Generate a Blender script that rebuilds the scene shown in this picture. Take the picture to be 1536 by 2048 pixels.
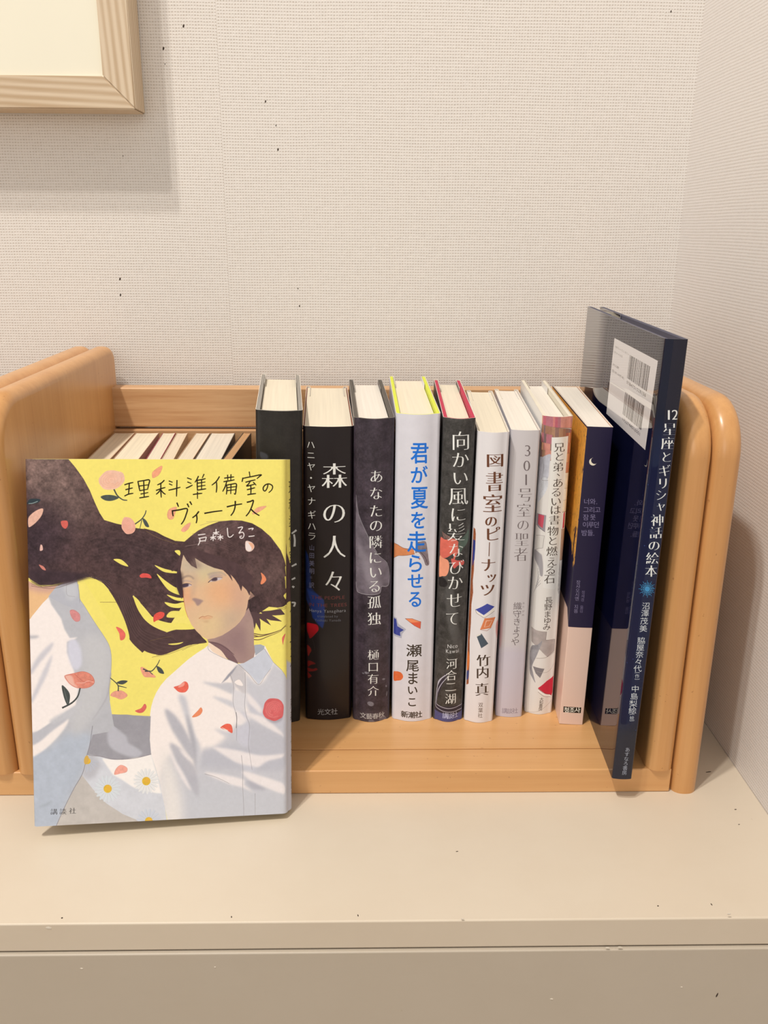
import bpy, bmesh, math, random
import numpy as np
from mathutils import Matrix, Vector, Euler

for o in list(bpy.data.objects):
    bpy.data.objects.remove(o)
SC = bpy.context.scene
COL = SC.collection
R = math.radians
random.seed(7)

# ---------------------------------------------------------------- camera, light, exposure
CAM_H, F_PX = 0.311, 1735.0
cam_d = bpy.data.cameras.new('camera')
cam = bpy.data.objects.new('camera', cam_d)
COL.objects.link(cam)
CAM_ROT = Matrix.Rotation(R(-1.2), 3, 'Z') @ Matrix.Rotation(R(72.0), 3, 'X') @ Matrix.Rotation(R(0.4), 3, 'Z')
cam.matrix_world = Matrix.Translation((0, 0, CAM_H)) @ CAM_ROT.to_4x4()
cam_d.sensor_fit = 'VERTICAL'
cam_d.sensor_height = 24.0
cam_d.lens = 24.0 * F_PX / 2048.0
cam_d.clip_start = 0.01
SC.camera = cam

world = bpy.data.worlds.new('room_light')
SC.world = world
world.use_nodes = True
world.node_tree.nodes['Background'].inputs[0].default_value = (1.0, 0.955, 0.90, 1)
world.node_tree.nodes['Background'].inputs[1].default_value = 0.51

def lamp(name, loc, target, energy, size, color):
    l = bpy.data.lights.new(name, 'AREA')
    l.shape = 'DISK'
    l.size = size
    l.energy = energy
    l.color = color
    o = bpy.data.objects.new(name, l)
    COL.objects.link(o)
    o.location = loc
    o.rotation_euler = (Vector(target) - Vector(loc)).to_track_quat('-Z', 'Y').to_euler()
    return o
lamp('ceiling_spotlight', (-0.87, -0.34, 2.70), (0.0, 0.5, 0.1), 36, 0.10, (1.0, 0.925, 0.825))
lamp('ceiling_spotlight', (-0.84, -0.60, 2.70), (0.0, 0.5, 0.1), 27, 0.10, (1.0, 0.925, 0.825))
lamp('room_fill', (-0.55, -2.1, 0.85), (0.0, 0.5, 0.1), 9, 1.3, (1.0, 0.94, 0.87))  # broad frontal fill, added to brighten the spines and the lower cover

SC.view_settings.view_transform = 'Standard'
SC.view_settings.look = 'None'
SC.view_settings.gamma = 1.0
SC.view_settings.exposure = 0.0
SC.view_settings.use_curve_mapping = False

# ---------------------------------------------------------------- measuring: the place of a mark on a surface
def ray(u, v):
    return (CAM_ROT @ Vector(((u - 768) / F_PX, -(v - 1024) / F_PX, -1.0))).normalized()
def on_plane(u, v, axis, val):
    d = ray(u, v); o = Vector((0, 0, CAM_H))
    return o + d * ((val - o[axis]) / d[axis])

# ---------------------------------------------------------------- object helpers
def empty(name, label, cat, mat=None, group=None):
    o = bpy.data.objects.new(name, None)
    o.empty_display_size = 0.02
    COL.objects.link(o)
    if mat is not None:
        o.matrix_world = mat
    o['label'] = label; o['category'] = cat
    if group: o['group'] = group
    return o
def mesh_obj(name, verts, faces, mats, parent=None, fmat=None, smooth=False, uvs=None, label=None):
    me = bpy.data.meshes.new(name)
    me.from_pydata([tuple(v) for v in verts], [], faces)
    for m in (mats if isinstance(mats, (list, tuple)) else [mats]):
        me.materials.append(m)
    if fmat:
        for p, i in zip(me.polygons, fmat): p.material_index = i
    if smooth:
        for p in me.polygons: p.use_smooth = True
    if uvs:
        ul = me.uv_layers.new(name='UVMap')
        k = 0
        for p in me.polygons:
            for li in p.loop_indices:
                ul.data[li].uv = uvs[k]; k += 1
    me.update()
    o = bpy.data.objects.new(name, me)
    COL.objects.link(o)
    if parent: o.parent = parent
    if label: o['label'] = label
    return o
def bm_obj(name, bm, mat, parent=None, smooth=False, label=None):
    bmesh.ops.recalc_face_normals(bm, faces=bm.faces)
    me = bpy.data.meshes.new(name)
    bm.to_mesh(me); bm.free()
    for m in (mat if isinstance(mat, (list, tuple)) else [mat]):
        me.materials.append(m)
    if smooth:
        for p in me.polygons: p.use_smooth = True
        me.set_sharp_from_angle(angle=R(40))
    o = bpy.data.objects.new(name, me)
    COL.objects.link(o)
    if smooth:
        wn = o.modifiers.new('face_weights', 'WEIGHTED_NORMAL'); wn.keep_sharp = True; wn.weight = 100
    if parent: o.parent = parent
    if label: o['label'] = label
    return o
def box_bm(x0, x1, y0, y1, z0, z1, bev=0.0, seg=3):
    bm = bmesh.new()
    bmesh.ops.create_cube(bm, size=1)
    for v in bm.verts:
        v.co = Vector(((x0 + x1) / 2 + v.co.x * (x1 - x0), (y0 + y1) / 2 + v.co.y * (y1 - y0), (z0 + z1) / 2 + v.co.z * (z1 - z0)))
    if bev:
        bmesh.ops.bevel(bm, geom=bm.edges[:], offset=bev, segments=seg, profile=0.5, affect='EDGES')
    return bm
def structure(o):
    o['kind'] = 'structure'
    return o

# ---------------------------------------------------------------- materials
def lin(c):
    c = np.asarray(c, float) / 255.0
    return np.where(c <= 0.04045, c / 12.92, ((c + 0.055) / 1.055) ** 2.4)
def enc(l):
    l = np.clip(l, 0, 1)
    return np.where(l <= 0.0031308, l * 12.92, 1.055 * l ** (1 / 2.4) - 0.055)
def rgba(c):
    l = lin(c); return (float(l[0]), float(l[1]), float(l[2]), 1)
def new_mat(name, rough=0.6, spec=0.4):
    m = bpy.data.materials.new(name); m.use_nodes = True
    nt = m.node_tree; b = nt.nodes['Principled BSDF']
    b.inputs['Roughness'].default_value = rough
    b.inputs['Specular IOR Level'].default_value = spec
    return m, nt, b
def N(nt, typ, **kw):
    n = nt.nodes.new(typ)
    for k, v in kw.items():
        if k in n.inputs: n.inputs[k].default_value = v
        else: setattr(n, k, v)
    return n
def math_n(nt, op, a, b=None, c=None, clamp=False):
    n = nt.nodes.new('ShaderNodeMath'); n.operation = op; n.use_clamp = clamp
    for i, v in enumerate((a, b, c)):
        if v is None: continue
        if isinstance(v, (int, float)): n.inputs[i].default_value = v
        else: nt.links.new(v, n.inputs[i])
    return n.outputs[0]
def mix_col(nt, f, a, b):
    n = nt.nodes.new('ShaderNodeMix'); n.data_type = 'RGBA'
    for i, v in ((0, f), (6, a), (7, b)):
        if isinstance(v, (int, float, tuple)): n.inputs[i].default_value = v
        else: nt.links.new(v, n.inputs[i])
    return n.outputs[2]
def coords(nt, scale=(1, 1, 1), kind='Object'):
    tc = nt.nodes.new('ShaderNodeTexCoord'); mp = nt.nodes.new('ShaderNodeMapping')
    mp.inputs['Scale'].default_value = scale
    nt.links.new(tc.outputs[kind], mp.inputs[0])
    return mp.outputs[0]
def noise(nt, vec, scale=1, detail=3, rough=0.5):
    n = nt.nodes.new('ShaderNodeTexNoise')
    n.inputs['Scale'].default_value = scale; n.inputs['Detail'].default_value = detail; n.inputs['Roughness'].default_value = rough
    nt.links.new(vec, n.inputs['Vector'])
    return n.outputs[0]
def bump(nt, b, h, strength, dist):
    n = nt.nodes.new('ShaderNodeBump'); n.inputs['Strength'].default_value = strength; n.inputs['Distance'].default_value = dist
    nt.links.new(h, n.inputs['Height']); nt.links.new(n.outputs[0], b.inputs['Normal'])

def plain(name, c, rough=0.6, spec=0.4, var=0.05, sc=60):
    m, nt, b = new_mat(name, rough, spec)
    n = noise(nt, coords(nt), sc, 3)
    dark = tuple(x * (1 - var * 2) for x in rgba(c)[:3]) + (1,)
    nt.links.new(mix_col(nt, n, dark, rgba(c)), b.inputs['Base Color'])
    return m

def weave(name, ax_u, base, hole, period=0.00192, hole_amt=0.62, row=0.12, warp=1.6, relief=0.45):
    """plain-woven wallpaper: little dark gaps between warp and weft, threads in relief"""
    m, nt, b = new_mat(name, 0.85, 0.15)
    v = coords(nt)
    sep = nt.nodes.new('ShaderNodeSeparateXYZ'); nt.links.new(v, sep.inputs[0])
    w = noise(nt, v, 45, 3); w2 = noise(nt, v, 330, 2); w3 = noise(nt, v, 9, 2); w4 = noise(nt, coords(nt, (1, 1, 1.03)), 300, 2)
    k = 2 * math.pi / period
    seam = math_n(nt, 'COMPARE', sep.outputs[ax_u], -0.1005, 0.0003) if ax_u == 0 else None
    side = math_n(nt, 'GREATER_THAN', sep.outputs[ax_u], -0.1005)
    U = math_n(nt, 'ADD', math_n(nt, 'MULTIPLY', sep.outputs[ax_u], k), math_n(nt, 'ADD', math_n(nt, 'MULTIPLY', w, 4.0), math_n(nt, 'MULTIPLY', w2, warp)))
    V = math_n(nt, 'ADD', math_n(nt, 'MULTIPLY', sep.outputs[2], k), math_n(nt, 'ADD', math_n(nt, 'MULTIPLY', w3, 9.0), math_n(nt, 'MULTIPLY', w4, warp)))
    V = math_n(nt, 'ADD', V, math_n(nt, 'MULTIPLY', side, 2.2))
    cu = math_n(nt, 'MULTIPLY_ADD', math_n(nt, 'COSINE', U), 0.5, 0.5)
    cv = math_n(nt, 'MULTIPLY_ADD', math_n(nt, 'COSINE', V), 0.5, 0.5)
    gap = math_n(nt, 'MULTIPLY', math_n(nt, 'POWER', cu, 1.5), math_n(nt, 'POWER', cv, 1.9))
    vary = math_n(nt, 'MULTIPLY_ADD', noise(nt, v, 260, 3, .7), 3.0, -0.75, clamp=True)
    slub = noise(nt, coords(nt, (90, 90, 700)), 1, 2)
    g = math_n(nt, 'MULTIPLY', math_n(nt, 'MULTIPLY', gap, vary), hole_amt, clamp=True)
    g2 = math_n(nt, 'ADD', g, math_n(nt, 'MULTIPLY', math_n(nt, 'POWER', cv, 2.0), row), clamp=True)
    c1 = mix_col(nt, math_n(nt, 'MULTIPLY_ADD', slub, .6, math_n(nt, 'MULTIPLY', noise(nt, v, 700, 2), .4)), tuple(x * 0.88 for x in rgba(base)[:3]) + (1,), rgba(base))
    if seam: g2 = math_n(nt, 'ADD', g2, math_n(nt, 'MULTIPLY', seam, 0.08), clamp=True)
    nt.links.new(mix_col(nt, g2, c1, rgba(hole)), b.inputs['Base Color'])
    h = math_n(nt, 'SUBTRACT', math_n(nt, 'MULTIPLY', w2, 0.35), gap)
    bump(nt, b, h, relief, 0.0004)
    return m

def wood(name, light, dark, scale, rough=0.38, coat=0.25, amount=1.0, speck=True, ring=0.0):
    """grain runs along the axis whose scale is smallest"""
    m, nt, b = new_mat(name, rough, 0.45)
    v = coords(nt, scale)
    n1 = noise(nt, v, 1.0, 5, 0.62); n2 = noise(nt, v, 4.5, 3, 0.6)
    f = math_n(nt, 'ADD', math_n(nt, 'MULTIPLY', n1, 0.7), math_n(nt, 'MULTIPLY', n2, 0.45))
    if ring:
        sp = nt.nodes.new('ShaderNodeSeparateXYZ'); nt.links.new(v, sp.inputs[0])
        ad = math_n(nt, 'ADD', math_n(nt, 'ADD', sp.outputs[0], sp.outputs[1]), sp.outputs[2])
        s = math_n(nt, 'SINE', math_n(nt, 'ADD', math_n(nt, 'MULTIPLY', ad, ring), math_n(nt, 'MULTIPLY', n1, 6)))
        f = math_n(nt, 'ADD', f, math_n(nt, 'MULTIPLY', s, 0.22))
    ramp = nt.nodes.new('ShaderNodeMapRange'); ramp.inputs[1].default_value = 0.35; ramp.inputs[2].default_value = 0.85
    nt.links.new(f, ramp.inputs[0])
    c = mix_col(nt, math_n(nt, 'MULTIPLY', ramp.outputs[0], amount), rgba(light), rgba(dark))
    if speck:
        sp = noise(nt, coords(nt), 420, 2)
        s = math_n(nt, 'MULTIPLY', math_n(nt, 'GREATER_THAN', sp, 0.735), 0.35)
        c = mix_col(nt, s, c, rgba((120, 70, 35)))
    nt.links.new(c, b.inputs['Base Color'])
    b.inputs['Coat Weight'].default_value = coat; b.inputs['Coat Roughness'].default_value = 0.22
    bump(nt, b, f, 0.12, 0.0003)
    return m

def paint(name, c, c2):
    m, nt, b = new_mat(name, 0.42, 0.4)
    v = coords(nt)
    f = noise(nt, v, 14, 5, 0.6); brush = noise(nt, coords(nt, (18, 300, 300)), 1, 3)
    dirt = math_n(nt, 'MULTIPLY', math_n(nt, 'GREATER_THAN', noise(nt, v, 95, 4, 0.7), 0.735), 0.25)
    cc = mix_col(nt, f, rgba(c), rgba(c2))
    nt.links.new(mix_col(nt, dirt, cc, rgba((150, 128, 98))), b.inputs['Base Color'])
    bump(nt, b, math_n(nt, 'ADD', math_n(nt, 'MULTIPLY', brush, 0.5), noise(nt, v, 60, 3)), 0.12, 0.0006)
    return m

def pages_mat(name, c, dark=0.10):
    m, nt, b = new_mat(name, 0.8, 0.2)
    n = noise(nt, coords(nt, (2600, 18, 2600)), 1, 2)
    n2 = noise(nt, coords(nt, (700, 9, 20)), 1, 3)
    f = math_n(nt, 'MULTIPLY_ADD', n2, 0.9, math_n(nt, 'MULTIPLY', n, 0.5))
    ca = rgba(c); cd = tuple(x * (1 - dark * 2) for x in ca[:3]) + (1,)
    nt.links.new(mix_col(nt, f, cd, ca), b.inputs['Base Color'])
    bump(nt, b, f, 0.15, 0.0002)
    return m

M_WALL = weave('woven_wallpaper', 0, (236, 233, 230), (166, 152, 136), hole_amt=0.56)
M_WALLR = weave('woven_wallpaper_side', 1, (237, 233, 231), (186, 174, 162), hole_amt=0.35, row=0.22, warp=0.9, relief=0.25)
M_RACK_H = wood('rack_wood_lengthwise', (220, 173, 119), (201, 147, 92), (2, 46, 46))
M_RACK_V = wood('rack_wood_upright', (214, 163, 106), (191, 137, 82), (70, 70, 2.4), rough=0.36, coat=0.35)
M_RACK_B = wood('rack_wood_back', (218, 180, 138), (184, 136, 92), (5, 90, 130), rough=0.5, coat=0.1, speck=False, amount=1.15)
M_ASH_H = wood('pale_frame_wood_h', (217, 200, 176), (190, 166, 136), (3, 60, 60), rough=0.6, coat=0.0, speck=False, ring=22)
M_ASH_V = wood('pale_frame_wood_v', (217, 200, 176), (190, 166, 136), (60, 60, 3), rough=0.6, coat=0.0, speck=False, ring=22)
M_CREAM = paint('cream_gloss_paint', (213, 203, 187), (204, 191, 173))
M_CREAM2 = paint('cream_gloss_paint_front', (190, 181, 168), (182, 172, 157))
M_PIN = plain('dark_pin_mark', (60, 48, 40), 0.9)
M_CHIP = plain('chipped_paint', (222, 214, 200), 0.7)
M_MAT = plain('ivory_mount_board', (242, 240, 224), 0.8, 0.2, 0.02, 20)

# ---------------------------------------------------------------- the setting
WALL_Y, WALL_X = 0.6535, 0.226
SHELF_Y = 0.3305
w = bm_obj('wall_back', box_bm(-1.3, WALL_X + 0.02, WALL_Y, WALL_Y + 0.03, -0.9, 1.5), M_WALL)
structure(w)
w2 = structure(bm_obj('wall_right', box_bm(WALL_X, WALL_X + 0.03, -0.4, WALL_Y, -0.9, 1.5), M_WALLR))
floor = structure(bm_obj('floor', box_bm(-3.0, 3.0, -4.0, WALL_Y, -0.93, -0.9), plain('pale_wood_floor', (196, 172, 142), 0.6)))

shelf = empty('wall_shelf', 'cream painted built-in shelf with worn front edge, below the wooden book rack', 'shelf', Matrix.Translation((0, SHELF_Y, 0)))
def child_world(o, p):
    o.parent = p
    o.matrix_parent_inverse = p.matrix_world.inverted() if p.matrix_world != Matrix() else Matrix()
    return o
bpy.context.view_layer.update()
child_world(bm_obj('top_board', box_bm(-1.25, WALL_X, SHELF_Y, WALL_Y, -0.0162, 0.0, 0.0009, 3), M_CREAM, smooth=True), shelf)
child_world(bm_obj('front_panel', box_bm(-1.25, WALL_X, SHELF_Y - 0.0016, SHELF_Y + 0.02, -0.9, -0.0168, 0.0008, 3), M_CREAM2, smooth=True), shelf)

def mark(name, p, normal_axis, sx, sz, ang, mat, parent):
    """a small flattened pit or chip lying in a surface"""
    bm = bmesh.new()
    bmesh.ops.create_icosphere(bm, subdivisions=1, radius=1.0)
    sc = Matrix.Diagonal((sx, 0.00025, sz, 1)) if normal_axis == 1 else Matrix.Diagonal((sx, sz, 0.00025, 1))
    rot = Matrix.Rotation(ang, 4, 'Y' if normal_axis == 1 else 'Z')
    bmesh.ops.transform(bm, matrix=Matrix.Translation(p) @ rot @ sc, verts=bm.verts)
    o = bm_obj(name, bm, mat, smooth=True)
    child_world(o, parent)
bpy.context.view_layer.update()
for (u, v, s) in ((240, 558, 1.1), (241, 590, 1.0), (556, 299, 1.0), (552, 251, .6), (531, 203, .9), (596, 577, .6), (599, 612, .8),
                  (327, 97, 1.1), (367, 52, 1.1), (1342, 23, .8), (246, 312, .5), (330, 128, .5)):
    mark('pin_hole', on_plane(u, v, 1, WALL_Y), 1, 0.0006 * s, 0.0011 * s, 0.2, M_PIN, w)
mark('paint_scratch', on_plane(1434, 1990, 1, SHELF_Y - .0016), 1, 0.0004, 0.0016, 0.25, M_PIN, shelf)
for (u, v, a, b_) in ((1417, 1544, .0022, .0004), (716, 1831, .0003, .0008), (463, 1834, .0003, .0007), (124, 1836, .0005, .0005), (1423, 1809, .0003, .0008), (914, 1703, .0008, .0003), (1478, 1649, .0006, .0003), (1471, 1619, .0008, .0004), (1316, 1812, .0005, .0004)):
    mark('scuff', on_plane(u, v, 2, 0.0), 2, a, b_, 0.2, M_PIN if a > .0004 or b_ > .0006 else M_CREAM2, shelf)
for (u, v, a) in ((97, 1856, .0022), (430, 1934, .0007), (163, 1937, .0011), (1215, 1896, .0016), (1240, 1895, .0018), (1103, 1998, .0013), (1363, 1974, .0008), (925, 1838, .0012), (1458, 1828, .0014)):
    mark('paint_chip', on_plane(u, v, 1, SHELF_Y - (.0016 if v > 1890 else 0)), 1, a * .75, a * .4, 0.1, M_CHIP, shelf)

# ---------------------------------------------------------------- framed picture, upper left
frame = empty('picture_frame', 'pale wooden picture frame with blank ivory mount, hanging on the wall at upper left', 'picture frame', Matrix.Translation((-0.30, WALL_Y, 0.385)))
bpy.context.view_layer.update()
FX, FZ, FW, FY = -0.1520, 0.3853, 0.0197, 0.6265
FX0, FZ1 = -0.52, 0.78
def frame_bar(name, a, b_, ia, ib, mat):
    # a, b_ outer corners (x,z); ia, ib inner corners: one mitred bar with a rabbet edge
    vs = []
    for y in (FY, WALL_Y - 0.0005):
        for (x, z) in (a, b_, ib, ia): vs.append((x, y, z))
    bm = bmesh.new()
    bv = [bm.verts.new(v) for v in vs]
    for f in ((0, 1, 2, 3), (7, 6, 5, 4), (0, 4, 5, 1), (1, 5, 6, 2), (2, 6, 7, 3), (3, 7, 4, 0)):
        bm.faces.new([bv[i] for i in f])
    bm.normal_update()
    bmesh.ops.bevel(bm, geom=bm.edges[:], offset=0.0007, segments=2, affect='EDGES')
    child_world(bm_obj(name, bm, mat, smooth=True), frame)
O = [(FX0, FZ), (FX, FZ), (FX, FZ1), (FX0, FZ1)]
I = [(FX0 + FW, FZ + FW), (FX - FW, FZ + FW), (FX - FW, FZ1 - FW), (FX0 + FW, FZ1 - FW)]
for i, (nm, mt) in enumerate((('bottom_rail', M_ASH_H), ('side_rail', M_ASH_V), ('top_rail', M_ASH_H), ('side_rail', M_ASH_V))):
    j = (i + 1) % 4
    frame_bar(nm, O[i], O[j], I[i], I[j], mt)
child_world(bm_obj('mount_board', box_bm(FX0 + .01, FX - .01, FY + .003, FY + .005, FZ + .01, FZ1 - .01), M_MAT), frame)

# ---------------------------------------------------------------- the wooden book rack
rack = empty('book_rack', 'honey coloured wooden book rack with rounded double end panels, standing on the shelf', 'book rack', Matrix.Translation((-0.03, 0.53, 0)))
bpy.context.view_layer.update()
ZB = 0.0155
def rack_part(name, bm, mat, **k):
    child_world(bm_obj(name, bm, mat, smooth=True, **k), rack)
RX0 = -0.33
rack_part('front_rail', box_bm(RX0, 0.1768, 0.4283, 0.4498, 0.0, ZB, 0.0009, 3), M_RACK_H)
rack_part('base_board', box_bm(RX0, 0.1768, 0.4503, 0.640, 0.0, ZB, 0.0006, 2), M_RACK_H)
rack_part('back_panel', box_bm(RX0, 0.1610, 0.6225, 0.6325, ZB + .0002, 0.1712, 0.0008, 2), M_RACK_B)
rack_part('back_rail', box_bm(RX0, 0.1610, 0.6265, 0.640, 0.1728, 0.2015, 0.0012, 3), M_RACK_B)
def side_panel(x0, x1, z0, top=0.2300):
    y0, y1, r = 0.4262, 0.645, 0.030
    pts = [(y1, z0), (y0, z0)]
    for i in range(11):
        a = math.pi - i / 10 * math.pi / 2
        pts.append((y0 + r + r * math.cos(a), top - r + r * math.sin(a)))
    r2 = 0.010
    for i in range(6):
        a = math.pi / 2 - i / 5 * math.pi / 2
        pts.append((y1 - r2 + r2 * math.cos(a), top - r2 + r2 * math.sin(a)))
    bm = bmesh.new()
    A = [bm.verts.new((x0, y, z)) for y, z in pts]
    B = [bm.verts.new((x1, y, z)) for y, z in pts]
    bm.faces.new(A); bm.faces.new(B[::-1])
    n = len(pts)
    for i in range(n):
        bm.faces.new((A[i], B[i], B[(i + 1) % n], A[(i + 1) % n]))
    bm.normal_update()
    ed = [e for e in bm.edges if abs(e.verts[0].co.x - e.verts[1].co.x) < 1e-6 and not (abs(e.verts[0].co.z - z0) < 1e-6 and abs(e.verts[1].co.z - z0) < 1e-6)]
    bmesh.ops.bevel(bm, geom=ed, offset=0.0066, segments=6, profile=0.5, affect='EDGES')
    rack_part('side_panel', bm, M_RACK_V)
side_panel(-0.2150, -0.1996, ZB)
side_panel(-0.1992, -0.1840, ZB)
side_panel(0.1618, 0.1775, ZB)
side_panel(0.1779, 0.1930, 0.0)

# ---------------------------------------------------------------- printing: covers are painted by code into textures
_glyph = {}
def glyph(ch):
    if ch not in _glyph:
        c = bpy.data.curves.new('g', 'FONT'); c.body = ch; c.size = 1; c.resolution_u = 4
        o = bpy.data.objects.new('g', c)
        m = bpy.data.meshes.new_from_object(o)
        m.calc_loop_triangles()
        co = np.array([(v.co.x, v.co.y) for v in m.vertices]).reshape(-1, 2)
        t = np.array([tuple(t.vertices) for t in m.loop_triangles]).reshape(-1, 3)
        _glyph[ch] = co[t] if len(t) else np.zeros((0, 3, 2))
        bpy.data.objects.remove(o); bpy.data.curves.remove(c); bpy.data.meshes.remove(m)
    return _glyph[ch]
def raster(ed, w, h):
    S = 4
    acc = np.zeros(h * (w + 2))
    y0, y1 = ed[:, 1], ed[:, 3]
    lo, hi = np.minimum(y0, y1), np.maximum(y0, y1)
    k0 = np.maximum(0, np.ceil(lo * S - .5)).astype(int)
    k1 = np.minimum(h * S - 1, np.ceil(hi * S - .5).astype(int) - 1)
    cnt = np.maximum(0, k1 - k0 + 1)
    tot = int(cnt.sum())
    if tot == 0: return np.zeros((h, w))
    idx = np.repeat(np.arange(len(ed)), cnt)
    off = np.arange(tot) - np.repeat(np.cumsum(cnt) - cnt, cnt)
    k = k0[idx] + off
    ys = (k + .5) / S
    sl = (ed[:, 2] - ed[:, 0]) / np.where(np.abs(y1 - y0) < 1e-12, 1, y1 - y0)
    x = np.clip(ed[idx, 0] + (ys - y0[idx]) * sl[idx], 0, w)
    d = np.sign(y1 - y0)[idx] / S
    i = np.floor(x).astype(int); f = x - i
    row = (k // S) * (w + 2)
    acc += np.bincount(row + i, d * (1 - f), h * (w + 2))
    acc += np.bincount(row + i + 1, d * f, h * (w + 2))
    return np.clip(np.abs(np.cumsum(acc.reshape(h, w + 2), axis=1)[:, :w]), 0, 1)
def blur(m, r):
    r = int(round(r))
    if r < 1: return m
    for _ in range(3):
        for ax in (0, 1):
            p = np.pad(m, [(r + 1, r) if a == ax else (0, 0) for a in (0, 1)], mode='edge')
            c = np.cumsum(p, axis=ax)
            n = m.shape[ax]
            m = (np.take(c, range(2 * r + 1, 2 * r + 1 + n), axis=ax) - np.take(c, range(0, n), axis=ax)) / (2 * r + 1)
    return m
def shift(m, dx, dy):
    o = np.zeros_like(m); h, w = m.shape
    o[max(0, dy):h + min(0, dy), max(0, dx):w + min(0, dx)] = m[max(0, -dy):h + min(0, -dy), max(0, -dx):w + min(0, -dx)]
    return o
def fbm(h, w, cells, seed, oct=4):
    rg = np.random.RandomState(seed)
    out = np.zeros((h, w)); amp = 1; tot = 0
    for k in range(oct):
        c = cells / 2 ** k
        gh, gw = int(h / c) + 3, int(w / c) + 3
        g = rg.rand(gh, gw)
        y = np.arange(h) / c; x = np.arange(w) / c
        yi, xi = y.astype(int), x.astype(int)
        fy = y - yi; fx = x - xi
        fy = (fy * fy * (3 - 2 * fy))[:, None]; fx = (fx * fx * (3 - 2 * fx))[None]
        a = g[yi][:, xi]; b = g[yi][:, xi + 1]; cc = g[yi + 1][:, xi]; d = g[yi + 1][:, xi + 1]
        out += amp * ((a * (1 - fx) + b * fx) * (1 - fy) + (cc * (1 - fx) + d * fx) * fy)
        tot += amp; amp *= .6
    return (out / tot - .5) * 2
def cr(P, closed=True, n=5):
    P = np.asarray(P, float); L = len(P)
    if L < 3: return P
    out = []
    rng = range(L) if closed else range(L - 1)
    for i in rng:
        p1, p2 = P[i], P[(i + 1) % L]
        p0 = P[i - 1] if (closed or i > 0) else p1
        p3 = P[(i + 2) % L] if (closed or i + 2 < L) else p2
        for j in range(n):
            t = j / n
            out.append(.5 * (2 * p1 + (p2 - p0) * t + (2 * p0 - 5 * p1 + 4 * p2 - p3) * t * t + (3 * p1 - p0 - 3 * p2 + p3) * t ** 3))
    if not closed: out.append(P[-1])
    return np.array(out)
def Z(ox, oy, s):
    """coordinates read in an enlarged view of a cover"""
    return lambda *p: [(ox + a / s, oy + b / s) for a, b in zip(p[::2], p[1::2])]

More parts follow.
